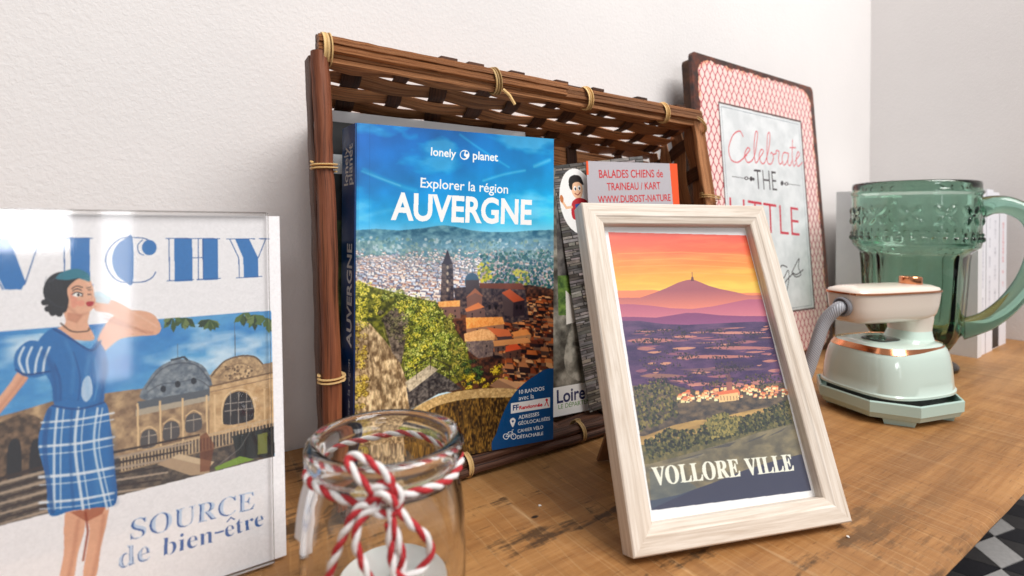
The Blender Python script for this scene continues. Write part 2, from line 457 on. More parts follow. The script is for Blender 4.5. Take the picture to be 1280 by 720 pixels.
    def splats(s, poly, n, size, cols, seed=1, asp=(0.5, 1.0), alpha=1.0):
        rg = np.random.RandomState(seed); P = s.pt(poly); r = s.mask(P)
        if r is None: return
        sl, m = r; ys, xs = np.nonzero(m)
        if not len(ys): return
        pick = rg.randint(0, len(ys), n); ang = np.arange(7) * 2 * pi / 7
        for k in pick:
            cx, cy = xs[k] + sl[1].start, ys[k] + sl[0].start
            a = rg.uniform(size[0], size[1]); b = a * rg.uniform(*asp); th = rg.rand() * pi
            x = a * np.cos(ang); y = b * np.sin(ang)
            s.put(np.c_[cx + x * cos(th) - y * sin(th), cy + x * sin(th) + y * cos(th)], cols[rg.randint(len(cols))], alpha)
    def blur(s, r, times=2):
        for _ in range(times):
            for ax in (0, 1):
                p_ = np.pad(s.a, [(r, r) if k == ax else (0, 0) for k in range(3)], 'edge'); c = np.cumsum(p_, axis=ax); n = s.a.shape[ax]
                z = np.zeros_like(np.take(c, [0], ax)); c = np.concatenate([z, c], ax)
                s.a = (np.take(c, range(2 * r + 1, 2 * r + 1 + n), ax) - np.take(c, range(0, n), ax)) / (2 * r + 1)
    def bushes(s, poly, n, rad, tones, seed=1, leafs=38, size=(1.2, 3.0)):
        """tufts with a shaded foot and a lit crown; tones from dark to light"""
        rg = np.random.RandomState(seed); P = s.pt(poly); r = s.mask(P)
        if r is None: return
        sl, m = r; ys, xs = np.nonzero(m); o = np.argsort(ys[rg.randint(0, len(ys), n)], kind='stable'); pick = rg.randint(0, len(ys), n); pick = pick[np.argsort(ys[pick])]
        ang = np.arange(6) * 2 * pi / 6
        for k in pick:
            cx, cy = xs[k] + sl[1].start, ys[k] + sl[0].start; R = rg.uniform(*rad); sh = rg.uniform(-.8, .8)
            for q in range(leafs):
                f = q / leafs; a = rg.rand() * 2 * pi; rr = R * sqrt(rg.rand()) * (1 - .35 * f)
                x, y = cx + cos(a) * rr - f * R * .25, cy + sin(a) * rr * .8 - f * R * .45 + R * .2
                c = tones[int(min(max(f * len(tones) + sh + rg.uniform(-.8, .8), 0), len(tones) - 1))]
                e = rg.uniform(*size); th = rg.rand() * pi; px = e * np.cos(ang); py = e * .6 * np.sin(ang)
                s.put(np.c_[x + px * cos(th) - py * sin(th), y + px * sin(th) + py * cos(th)], c)
    def material(s, name, rough=0.35, coat=0.0, gain=1.0):
        img = bpy.data.images.new(name, s.w, s.h); px = np.ones((s.h, s.w, 4), np.float32)
        grain = 1 + (np.random.RandomState(5).rand(s.h, s.w, 1) - 0.5) * 0.05
        px[..., :3] = np.clip(((s.a - .5) * 1.07 + .5) * gain * grain, 0, 1)[::-1]
        img.pixels.foreach_set(px.ravel()); img.update(); img.pack()
        t = NT(name); n = t.n('ShaderNodeTexImage'); n.image = img; n.extension = 'EXTEND'
        t.l(t.coord('UV'), n.inputs[0]); t.base(n.outputs[0]); t.set(Roughness=rough, Coat_Weight=coat); return t.m

def text_lines(art, rows):
    for r in rows: art.text(*r)

# ---- guide book cover -------------------------------------------------------------
def art_guide():
    A = Art(.1178, .184, 6200, [(446.2, 153.3), (692.2, 173.7), (691.5, 548.8), (443.3, 595.0)])
    h, w = A.h, A.w
    A.a[:] = A.grad([(0, (0, 106, 168)), (0.10, (0, 122, 184)), (0.2, (12, 146, 202)), (0.28, (70, 172, 212)), (0.34, (150, 202, 224)), (0.38, (190, 214, 222)), (1, (190, 214, 222))])
    side = np.linspace(-1, 1, w)[None, :, None] * np.array([0.05, 0.05, 0.02])
    A.a += side
    cl = fbm(h, w, 120, 4, 5, 2.4); cl = np.clip((cl - 0.58) * 2.4, 0, 0.3)[..., None]; A.a[:] = A.a * (1 - cl) + cl * np.array([.80, .92, .98])
    for (pts, wd, al) in (([(455, 212), (475, 222), (505, 234), (520, 238)], 9, .35), ([(452, 214), (470, 221), (500, 232)], 4, .5),
                          ([(575, 168), (600, 186), (636, 209)], 5, .4), ([(604, 226), (630, 218), (656, 213)], 6, .55), ([(668, 208), (687, 200)], 9, .55),
                          ([(640, 244), (670, 248), (690, 246)], 10, .25), ([(450, 272), (480, 264), (500, 262)], 9, .22), ([(505, 168), (512, 172), (520, 170)], 10, .22)):
        A.line(pts, wd * .5, (225, 242, 250), al, True, wd * 1.1)
    # hills
    hill = A.tex((44, 92, 116), (104, 148, 160), 12, 11, 4, 1.6)
    A.poly([(440, 288), (470, 286), (500, 288), (530, 285), (545, 282.5), (555, 281.5), (567, 283), (590, 288), (612, 290), (640, 290), (665, 288), (700, 287), (700, 380), (440, 380)], hill)
    A.poly([(440, 302), (480, 300), (520, 308), (570, 314), (620, 310), (700, 314), (700, 380), (440, 380)], A.tex((50, 92, 100), (126, 154, 146), 8, 21, 4))
    A.splats([(444, 296), (560, 300), (690, 300), (690, 345), (444, 330)], 700, (3, 8), [(44, 88, 100), (70, 112, 112), (108, 138, 120), (52, 104, 122), (150, 170, 172)], 5)
    # the far town: many little houses
    rg = np.random.RandomState(9)
    hz = np.clip(1 - np.abs(np.arange(h) / h - .36) / .05, 0, 1)[:, None, None] * .35; A.a[:] = A.a * (1 - hz) + np.array([.72, .82, .88]) * hz
    tb = A.tex((96, 96, 112), (214, 186, 176), 7, 23, 4, 1.6); al_ = np.clip((fbm(h, w, 40, 24, 3, 2.0) - .30) * 3.5, 0, .85)
    A.poly([(440, 322), (500, 318), (560, 324), (620, 330), (700, 340), (700, 395), (440, 395)], tb, al_)
    for k in range(5200):
        x = rg.uniform(442, 694); y = 311 + 82 * rg.rand() ** 0.85; dens = 0.35 + 0.65 * math.exp(-((x - 500) / 110) ** 2)
        if rg.rand() > dens * min(1, (y - 308) / 22): continue
        s = 1.6 + 4.2 * (y - 310) / 80; sw = s * rg.uniform(.6, 1.9); sh = s * rg.uniform(.45, .85)
        warm = rg.rand(); base = [(238, 230, 222), (206, 194, 190), (196, 204, 218), (222, 204, 188), (158, 164, 184), (248, 244, 240)][rg.randint(6)]
        if x > 600: base = tuple(int(c * .82) for c in base)
        A.poly([(x, y), (x + sw, y + .1 * sw), (x + sw, y + .1 * sw + sh), (x, y + sh)], base)
        A.poly([(x, y), (x + sw, y + .1 * sw), (x + sw, y - .38 * sh), (x + .2 * sw, y - .45 * sh)], [(178, 126, 104), (140, 104, 98), (186, 150, 130), (112, 108, 124)][rg.randint(4)])
        A.poly([(x + sw, y), (x + sw * 1.25, y), (x + sw * 1.25, y + sh), (x + sw, y + sh)], (74, 82, 108), .8)
    A.splats([(600, 318), (694, 312), (694, 372), (640, 368), (604, 350)], 420, (3, 8), [(40, 84, 84), (66, 108, 96), (30, 72, 84)], 6)
    A.splats([(596, 330), (612, 328), (616, 350), (600, 352)], 40, (4, 8), [(206, 196, 60), (180, 170, 50), (120, 130, 50)], 6)
    A.splats([(640, 336), (660, 338), (662, 356), (642, 354)], 30, (4, 8), [(190, 180, 70), (120, 130, 60)], 8)
    # old town on the right: shaded ground and roofs
    A.poly([(548, 380), (600, 362), (662, 356), (694, 362), (694, 470), (640, 490), (560, 490), (540, 420)], A.tex((40, 28, 30), (112, 72, 54), 12, 31, 4))
    for k in range(620):
        x = rg.uniform(606, 694); y = rg.uniform(368, 488)
        if x < 640 - (y - 368) * .15 and y > 440: continue
        s = rg.uniform(4.5, 12) * (0.55 + (y - 360) / 170); dx = s * rg.uniform(.8, 1.3); dy = s * rg.uniform(.35, .6); sk = rg.uniform(-.5, .5) * s
        c = [(182, 106, 62), (150, 82, 52), (202, 136, 88), (126, 70, 48), (104, 60, 48), (172, 118, 82), (206, 160, 116)][rg.randint(7)]
        A.poly([(x + dx * .05, y + dy), (x + dx, y + dy * 1.2), (x + dx, y + dy * 2.1), (x + dx * .1, y + dy * 2)], [(58, 44, 46), (88, 70, 64), (120, 96, 82), (40, 32, 38)][rg.randint(4)])
        A.poly([(x + sk * .3, y), (x + dx * .8 + sk * .3, y + dy * .15), (x + dx, y + dy * 1.2), (x, y + dy)], c)
        A.poly([(x + dx * .8 + sk * .3, y + dy * .15), (x + dx * 1.15, y + dy * .6), (x + dx, y + dy * 1.2)], tuple(int(v * .55) for v in c))
    # cathedral
    stone = A.tex((46, 42, 52), (104, 88, 84), 9, 41, 4); st2 = A.tex((70, 62, 66), (132, 110, 98), 8, 42, 4)
    A.poly([(567, 360), (600, 357), (656, 358), (661, 398), (640, 404), (572, 392)], stone)
    A.poly([(599, 354), (652, 354), (657, 362), (600, 360)], (112, 66, 56))
    A.poly([(552.5, 330), (566, 330), (567.5, 378), (550.5, 378)], stone); A.poly([(553.5, 330), (558, 330), (558, 378), (551.5, 378)], st2, .6)
    A.poly([(552, 330), (566.5, 330), (564, 326), (560, 313), (558.8, 313), (554.5, 326)], (52, 46, 56))
    for yy in (334, 342, 352, 362): A.ell((559.5, yy), 1.4, 2.4, (196, 176, 150), .8)
    for yy in (338, 348, 358, 368): A.line([(552, yy), (567, yy)], 2, (40, 36, 44), .8)
    A.ell((590, 352), 9, 11, (66, 92, 112)); A.poly([(582, 350), (599, 350), (599, 366), (582, 366)], (74, 66, 70)); A.line([(590, 336), (590, 344)], 2, (60, 80, 100))
    A.poly([(583, 372), (594, 361), (603, 370), (602, 388), (584, 390)], (118, 88, 80)); A.poly([(581, 373), (594, 360), (605, 371), (594, 366)], (150, 98, 78))
    A.poly([(627, 366), (637, 361), (656, 375), (642, 378), (632, 376)], (168, 84, 58)); A.poly([(627, 366), (642, 378), (641, 396), (630, 394)], (82, 70, 72)); A.poly([(642, 378), (656, 375), (655, 394), (641, 396)], (56, 46, 54))
    for xx in (612, 620, 646, 651): A.ell((xx, 384), 1.6, 3, (30, 26, 34))
    # nearer houses
    def house(roof, wall, rc, wc):
        A.poly(wall, wc); A.poly(roof, rc)
        P = np.array(wall, float); c = P.mean(0)
        for k in range(4):
            q = c + (P[rg.randint(len(P))] - c) * .45; A.poly([(q[0], q[1]), (q[0] + 1.6, q[1]), (q[0] + 1.6, q[1] + 2.6), (q[0], q[1] + 2.6)], (44, 36, 40))
    house([(547, 377), (575, 375), (575, 383), (548, 384)], [(549, 384), (575, 383), (576, 398), (549, 398)], A.tex((206, 142, 84), (232, 178, 116), 4, 51), (120, 92, 84))
    house([(581, 386), (598, 378), (606, 384), (583, 390)], [(583, 390), (606, 385), (607, 396), (583, 398)], (186, 116, 78), (104, 82, 78))
    house([(582, 397), (628, 396), (631, 405), (583, 411)], [(583, 411), (630, 405), (630, 414), (583, 416)], A.tex((206, 132, 70), (234, 168, 100), 4, 52), (150, 112, 88))
    house([(580, 417), (602, 411), (620, 413), (618, 425), (581, 427)], [(582, 427), (618, 425), (616, 445), (598, 448), (583, 437)], A.tex((202, 148, 98), (228, 182, 130), 4, 53), A.tex((96, 84, 86), (140, 122, 112), 5, 54))
    house([(608, 409), (636, 412), (640, 420), (622, 421)], [(622, 421), (640, 420), (640, 434), (621, 434)], (196, 110, 72), (80, 66, 68))
    house([(640, 415), (658, 411), (664, 418), (642, 421)], [(642, 421), (664, 418), (662, 428), (642, 430)], (214, 142, 84), (170, 128, 92))
    house([(628, 434), (645, 428), (652, 436), (632, 440)], [(632, 440), (652, 436), (650, 446), (632, 448)], (204, 92, 60), (96, 70, 62))
    house([(616, 426), (660, 422), (664, 428), (618, 433)], [(618, 433), (632, 431), (632, 438), (618, 440)], (206, 146, 96), (96, 80, 76))
    # rock and bushes on the left
    A.poly([(440, 352), (480, 362), (545, 378), (582, 430), (592, 470), (520, 500), (440, 470)], A.tex((58, 62, 30), (132, 132, 54), 10, 60, 4))
    A.poly([(440, 398), (462, 404), (480, 424), (497, 446), (508, 474), (514, 516), (514, 600), (440, 600)], A.tex((104, 84, 62), (222, 198, 158), 16, 61, 5, .5))
    for k in range(260):
        x = rg.uniform(444, 512); y = rg.uniform(402, 590)
        A.line([(x, y), (x + rg.uniform(1, 5), y + rg.uniform(6, 20))], rg.uniform(1, 3), [(70, 56, 44), (236, 216, 178), (150, 124, 86)][rg.randint(3)], .55)
    A.poly([(478, 398), (492, 384), (512, 392), (506, 430), (502, 456), (490, 440)], A.tex((58, 50, 46), (150, 136, 120), 9, 62, 5))
    leaf = [(120, 138, 40), (168, 176, 52), (206, 196, 66), (232, 214, 92), (84, 104, 42), (56, 76, 38), (186, 168, 60)]
    tn = [(38, 44, 22), (70, 80, 30), (112, 118, 40), (160, 158, 52), (204, 190, 70), (236, 220, 112)]
    tg = [(30, 40, 24), (58, 74, 32), (92, 108, 42), (134, 148, 58), (176, 184, 88), (212, 210, 130)]
    A.bushes([(442, 352), (462, 356), (478, 372), (474, 396), (462, 410), (442, 404)], 60, (8, 20), tn, 1)
    A.bushes([(476, 366), (500, 364), (540, 374), (562, 394), (578, 424), (586, 448), (566, 474), (520, 484), (506, 466), (508, 430), (500, 390)], 190, (8, 26), tg, 3)
    A.bushes([(500, 372), (540, 380), (556, 420), (540, 466), (514, 460)], 50, (10, 24), tn, 13)
    A.bushes([(442, 404), (456, 414), (460, 470), (456, 590), (442, 596)], 90, (6, 16), [(50, 40, 24), (92, 76, 34), (140, 118, 46), (186, 160, 66), (218, 196, 104)], 2)
    A.bushes([(474, 388), (500, 398), (506, 424), (496, 430)], 26, (6, 14), [(26, 24, 24), (50, 46, 38), (84, 80, 60), (130, 124, 92)], 7)
    A.bushes([(556, 396), (566, 394), (580, 440), (588, 462), (566, 474)], 40, (7, 16), [(40, 44, 26), (76, 80, 38), (124, 122, 54), (170, 156, 80)], 8)
    A.bushes([(578, 452), (600, 448), (606, 474), (584, 484)], 26, (8, 16), [(18, 30, 24), (36, 56, 36), (60, 86, 46), (92, 116, 66)], 9)
    A.bushes([(604, 462), (628, 456), (634, 476), (610, 484), (572, 488), (574, 472)], 34, (7, 15), [(70, 62, 24), (126, 112, 34), (186, 164, 44), (226, 202, 74)], 10)
    # hut roof with railing
    A.poly([(508, 484), (538, 461), (556, 470), (578, 486), (548, 492), (524, 506), (512, 512)], A.tex((42, 40, 44), (118, 112, 106), 7, 71, 5))
    A.poly([(506, 478), (537, 456), (548, 462), (512, 490)], A.tex((150, 138, 118), (196, 184, 160), 6, 72, 4))
    A.line([(505, 466), (538, 446), (562, 457), (578, 484)], 2.2, (54, 50, 50)); A.line([(508, 472), (538, 452), (562, 464)], 1.4, (70, 64, 60))
    for p in ((538, 446, 538, 462), (562, 457, 562, 476), (520, 457, 521, 474)): A.line([p[:2], p[2:]], 1.8, (50, 46, 48))
    A.poly([(612, 482), (622, 474), (646, 486), (640, 494)], (150, 116, 92)); A.poly([(622, 474), (646, 486), (652, 480), (630, 473)], (190, 148, 112))
    # dry bank at the bottom
    A.poly([(508, 515), (540, 498), (572, 488), (610, 484), (650, 488), (640, 530), (620, 580), (508, 600)], A.tex((44, 34, 26), (150, 116, 60), 11, 81, 5, .5))
    for k in range(900):
        x = rg.uniform(512, 640); y = rg.uniform(505, 585)
        A.line([(x, y), (x + rg.uniform(-3, 3), y + rg.uniform(5, 14))], rg.uniform(1, 3), [(206, 166, 82), (24, 20, 22), (160, 120, 60), (100, 78, 44), (52, 44, 36)][rg.randint(5)], .75)
    A.blob([(516, 512), (545, 496), (580, 488), (620, 485), (652, 488), (640, 496), (590, 498), (550, 506), (525, 518)], A.tex((166, 136, 92), (214, 186, 134), 6, 82, 4))
    # soft light over the whole picture, then the slight softness of offset print
    A.blur(1, 2)
    lum = fbm(h, w, 90, 77, 3); A.a *= (0.86 + .30 * lum)[..., None]
    yv = np.arange(h)[:, None, None] / h; hz = np.clip(1 - np.abs(yv - .40) / .13, 0, 1) * np.linspace(.16, .34, w)[None, :, None]; A.a[:] = A.a * (1 - hz) + np.array([.70, .78, .85]) * hz
    A.a[:] = np.clip((A.a - .5) * 1.12 + .5, 0, 1)
    # corner disc and lettering
    A.blob([(694, 460), (668, 470), (646, 488), (631, 512), (621, 540), (616, 566), (650, 640), (760, 600), (760, 470)], (8, 76, 128))
    W = (250, 252, 252)
    text_lines(A, [('lonely', (538.5, 194), (570, 197), W, 1.05, .02), ('planet', (591, 199), (622.5, 201.5), W, 1.05, .02)])
    A.ell((580.8, 193.5), 6.0, 6.2, W); A.blob([(577, 190), (581, 189), (580, 194), (583, 197), (579, 198), (576, 195)], (20, 120, 190)); A.ell((583.5, 191), 1.6, 1.8, (20, 120, 190))
    A.text('Explorer la région', (525.5, 234), (635, 242), W, 1.05, .012)
    A.text('AUVERGNE', (488.5, 273.5), (664.5, 280), W, 1.24, .03)
    text_lines(A, [('10 RANDOS', (649, 492.5), (680.5, 487.5), W, 1, .02), ('avec la', (648.5, 500.5), (667.5, 497.5), W, 1.05, .01)])
    A.poly([(638.5, 504), (687.5, 496.5), (687.5, 509.5), (638.5, 517)], (248, 248, 246))
    A.text('FF', (641, 513), (648.5, 512), (20, 60, 120), 1.0, .03); A.text('Randonnée', (649, 512), (678, 507.5), (204, 24, 40), .85, .03)
    A.line([(681, 507), (683.5, 501), (685.5, 507.5)], 3, (204, 24, 40)); A.ell((683.4, 499.8), 1.6, 1.6, (204, 24, 40))
    text_lines(A, [('ADRESSES', (648, 524), (674, 519.5), W, 1, .02), ('GÉOLOCALISÉES', (647.5, 531.5), (687.5, 525), W, 1, .02), ('CAHIER VÉLO', (647, 541), (679, 535.5), W, 1, .02), ('DÉTACHABLE', (646.5, 548.5), (679, 543.5), W, 1, .02)])
    A.blob([(641, 522), (644.5, 524.5), (643.5, 529), (641, 534), (638.3, 529.5), (637.6, 525)], W); A.ell((641, 526.5), 1.3, 1.4, (8, 76, 128))
    for cx in (632.5, 642): 
        A.ell((cx, 545.5), 3.7, 3.8, W); A.ell((cx, 545.5), 2.7, 2.8, (8, 76, 128))
    A.line([(632.5, 545.5), (635.5, 540), (640.5, 539.3), (637, 545.5), (632.5, 545.5)], 2, W); A.line([(642, 545.5), (640, 537.5), (642, 537)], 2, W); A.line([(635.5, 540), (637, 545)], 2, W)
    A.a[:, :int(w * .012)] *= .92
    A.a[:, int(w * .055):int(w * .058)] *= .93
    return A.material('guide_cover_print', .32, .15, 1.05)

def art_spine():
    A = Art(.022, .184, 6000, None, (10, 62, 118))
    A.a[:] = A.grad([(0, (6, 92, 160)), (.35, (6, 74, 136)), (1, (4, 44, 92))])
    W = (226, 234, 240)
    # the lettering runs up the spine
    def up(st, v0, v1, u, hs, b): A.text(st, (u, v0), (u, v1), W, hs, b)
    up('lonely', .175, .06, .48, 1.1, .02); up('planet', .175, .055, .80, 1.1, .02)
    up('AUVERGNE', .645, .345, .80, 1.05, .03); up('Explorer la région', .90, .68, .72, 1.0, .0)
    A.ell((.62, .955), .14, .018, (60, 110, 150))
    return A.material('guide_spine_print', .35, .1)

# ---- sunset print in the pale frame ----------------------------------------------------
def art_sunset():
    A = Art(.0951, .144, 6600, [(744.9, 279.4), (933.6, 280.9), (1025.3, 625.7), (804.3, 659.7)], (246, 246, 245))
    Q = [(760.4, 290), (932.9, 294), (1014.5, 613), (814.5, 638)]
    T = [(745.0, 279.4), (933.6, 280.9)]
    def left(y): return 760.4 + (y - 290) * (54.1 / 348)
    def right(y): return 932.9 + (y - 294) * (81.6 / 319)
    gy = A.pt([(845, 292)])[0][1] / A.h; gh = A.pt([(865, 362)])[0][1] / A.h
    sky = A.grad([(gy, (214, 84, 62)), (gy + .3 * (gh - gy), (228, 102, 60)), (gy + .55 * (gh - gy), (238, 136, 60)), (gy + .8 * (gh - gy), (244, 168, 68)), (gh + .01, (246, 182, 82)), (1, (246, 182, 82))])
    st = fbm(A.h, A.w, 26, 3, 3, 7.0); sky += (np.clip((st - .55) * 2.5, -.3, .5)[..., None]) * np.array([.05, .10, .05])
    B = Art.put; clip = A.pt(Q); A.put(clip, np.clip(sky, 0, 1))
    def band(pts, col, al=1.0):
        """fill below the ridge line, within the printed area"""
        pts = [(left(pts[0][1]), pts[0][1])] + pts + [(right(pts[-1][1]), pts[-1][1])]
        A.poly(pts + [(1014.5, 613), (814.5, 638)], col, al)
    for y, dy in ((315, 2), (323, 3), (331, 2), (340, 3)):
        A.line([(left(y) + 8, y + dy), ((left(y) + right(y)) / 2, y), (right(y) - 6, y + dy + 2)], 5, (252, 170, 92), .35)
    band([(790, 363), (815, 362), (840, 365), (880, 364), (915, 366)], (222, 128, 92))
    band([(800, 372), (818, 366), (833, 360), (848, 353), (858, 350), (866, 349), (874, 352), (886, 357), (900, 361), (920, 365), (935, 369)], A.grad([(0, (150, 84, 92)), (gh, (152, 86, 96)), (gh + .07, (212, 126, 108)), (1, (212, 126, 108))]))
    A.line([(865.6, 350), (865.2, 340)], 2.4, (110, 60, 64)); A.poly([(863.6, 351), (867.6, 351), (866.8, 346), (864.4, 346)], (96, 54, 62))
    band([(790, 380), (815, 382), (838, 385), (865, 386), (890, 383), (915, 378), (935, 374)], A.grad([(0, (170, 96, 116)), (gh + .05, (166, 92, 116)), (gh + .11, (196, 116, 128)), (1, (190, 112, 126))]))
    band([(795, 396), (820, 397), (840, 394), (858, 391), (872, 391), (900, 394), (930, 395)], A.grad([(0, (128, 70, 108)), (gh + .1, (126, 70, 110)), (gh + .16, (150, 90, 128)), (1, (140, 84, 120))]))
    plain_ = A.tex((58, 44, 84), (98, 72, 106), 22, 9, 4, 3.0)
    band([(800, 401), (830, 405), (860, 406), (900, 404), (940, 402)], plain_)
    rg = np.random.RandomState(4)
    for k in range(150):
        y = 408 + 95 * rg.rand() ** 1.1; x = rg.uniform(left(y) + 4, right(y) - 4); L = rg.uniform(6, 34); hgt = rg.uniform(.6, 3.0) * (0.4 + (y - 400) / 70)
        c = [(206, 138, 118), (176, 112, 112), (226, 160, 120), (150, 96, 110), (70, 52, 88), (60, 48, 82), (66, 50, 80)][rg.randint(7)]
        x1 = min(x + L, right(y) - 1)
        A.blob([(x, y), ((x + x1) / 2, y - hgt * .7), (x1, y - 1), ((x + x1) / 2, y + hgt * .6)], c, .75)
    for (x0, x1, y, hh, c) in ((784, 842, 426, 6, (190, 124, 110)), (840, 872, 421, 3, (206, 136, 116)), (888, 958, 416, 3, (206, 140, 122)), (846, 944, 446, 4, (196, 128, 112)), (796, 820, 436, 4, (182, 120, 108)), (800, 850, 470, 5, (150, 110, 96)), (880, 965, 435, 4, (188, 122, 112)), (850, 960, 462, 4, (112, 84, 96))):
        A.blob([(x0, y), (x0 + (x1 - x0) * .4, y - hh * .6), (x1, y - hh * .2), (x0 + (x1 - x0) * .5, y + hh * .5)], c, .8)
    def trees(poly, n, s, cols, seed): A.splats(poly, n, s, cols, seed, (.6, 1.0))
    dk = [(48, 44, 66), (62, 54, 70), (40, 40, 58), (84, 70, 72)]
    for k in range(60):
        y = rg.uniform(408, 500); x = rg.uniform(left(y) + 8, right(y) - 30); trees([(x, y), (x + 26, y - 2), (x + 28, y + 3), (x, y + 4)], 26, (1.6, 3.6), dk, k)
    band([(800, 482), (830, 478), (860, 486), (890, 492), (930, 484), (965, 478)], A.tex((64, 62, 66), (116, 100, 84), 12, 19, 4, 2.0))
    trees([(793, 482), (830, 474), (850, 486), (848, 520), (800, 540)], 500, (2, 6), [(52, 60, 56), (76, 80, 60), (104, 98, 66), (40, 48, 54), (128, 116, 76)], 20)
    # village
    trees([(900, 470), (975, 466), (982, 486), (850, 504)], 260, (2, 5), [(70, 66, 62), (96, 84, 66), (54, 54, 58)], 24)
    for k in range(150):
        x = rg.uniform(846, 982); y = 496 + (x - 845) * -.085 + rg.uniform(-6, 7); s = rg.uniform(2, 5.5)
        if x > 945: y += 3
        A.poly([(x, y), (x + s, y - .6), (x + s, y + s * .55), (x, y + s * .6)], [(250, 208, 156), (238, 180, 130), (206, 138, 110), (255, 224, 176)][rg.randint(4)])
        A.poly([(x - .5, y), (x + s + .5, y - .6), (x + s * .8, y - s * .45), (x + s * .15, y - s * .4)], [(224, 124, 84), (206, 108, 80), (236, 150, 100)][rg.randint(3)])
        if rg.rand() < .4: A.poly([(x + s, y), (x + s * 1.4, y), (x + s * 1.4, y + s * .6), (x + s, y + s * .6)], (96, 70, 80))
    A.poly([(905, 484), (918, 483), (919, 500), (906, 502)], (246, 196, 142)); A.poly([(908.5, 490), (907.8, 478), (911.3, 466), (915, 477), (916, 490)], (150, 98, 92)); A.poly([(907.5, 478), (911.4, 464.5), (915.2, 477)], (104, 72, 84))
    A.poly([(898, 490), (922, 487), (924, 500), (899, 503)], (240, 184, 132)); A.poly([(896, 490), (922, 486), (925, 490), (898, 494)], (212, 116, 84))
    for k in range(6): A.line([(901 + k * 4, 495), (901.6 + k * 4, 500)], 2, (120, 76, 74))
    # fields, hedges
    band([(806, 545), (840, 532), (870, 525), (890, 524), (940, 512), (985, 506)], A.tex((150, 122, 82), (186, 152, 98), 14, 29, 4, 3.0))
    band([(806, 556), (850, 548), (890, 536), (935, 520), (988, 510)], A.tex((84, 84, 66), (120, 110, 78), 12, 30, 4))
    hed = [(46, 54, 52), (66, 72, 56), (96, 94, 64), (38, 44, 50), (118, 110, 74), (56, 60, 54)]
    trees([(806, 552), (835, 536), (870, 538), (900, 516), (930, 522), (985, 500), (990, 528), (940, 540), (890, 552), (840, 566), (812, 574)], 1700, (2.4, 6.5), hed, 33)
    trees([(880, 526), (905, 514), (925, 524), (920, 542), (890, 548)], 340, (2.4, 6), [(150, 136, 84), (124, 116, 74), (84, 86, 62)], 34)
    band([(812, 580), (850, 570), (900, 556), (950, 540), (992, 530)], A.tex((96, 92, 82), (134, 124, 100), 20, 35, 4, 2.0))
    for (a, b) in (((880, 562), (920, 552)), ((925, 556), (960, 541)), ((955, 548), (985, 533)), ((850, 574), (880, 566))):
        A.poly([a, (b[0], b[1]), (b[0] - 8, b[1] + 6)], (76, 76, 80), .8)
    A.line([(812, 586), (850, 577), (880, 568)], 5, (150, 142, 122), .5)
    band([(818, 625), (850, 618), (890, 604), (930, 588), (965, 577), (1000, 568)], A.grad([(0, (66, 66, 84)), (1, (60, 64, 86))]), .95)
    A.poly([(812, 590), (838, 584), (872, 610), (850, 620), (814.5, 636)], (84, 100, 112), .45)
    cream = (255, 236, 206)
    V, T_ = None, None
    def serif(s_): return ''.join(chr(0x1D400 + ord(ch) - 65) if 'A' <= ch <= 'Z' else ch for ch in s_)
    for o_ in (-.5, 0, .5): A.text(serif('VOLLORE'), (817.8 + o_, 607), (926.2 + o_, 595.2), cream, 1.18); A.text(serif('VILLE'), (934.2 + o_, 594.3), (993.2 + o_, 588), cream, 1.18)
    return A.material('sunset_print', .4, 0, 1.12)

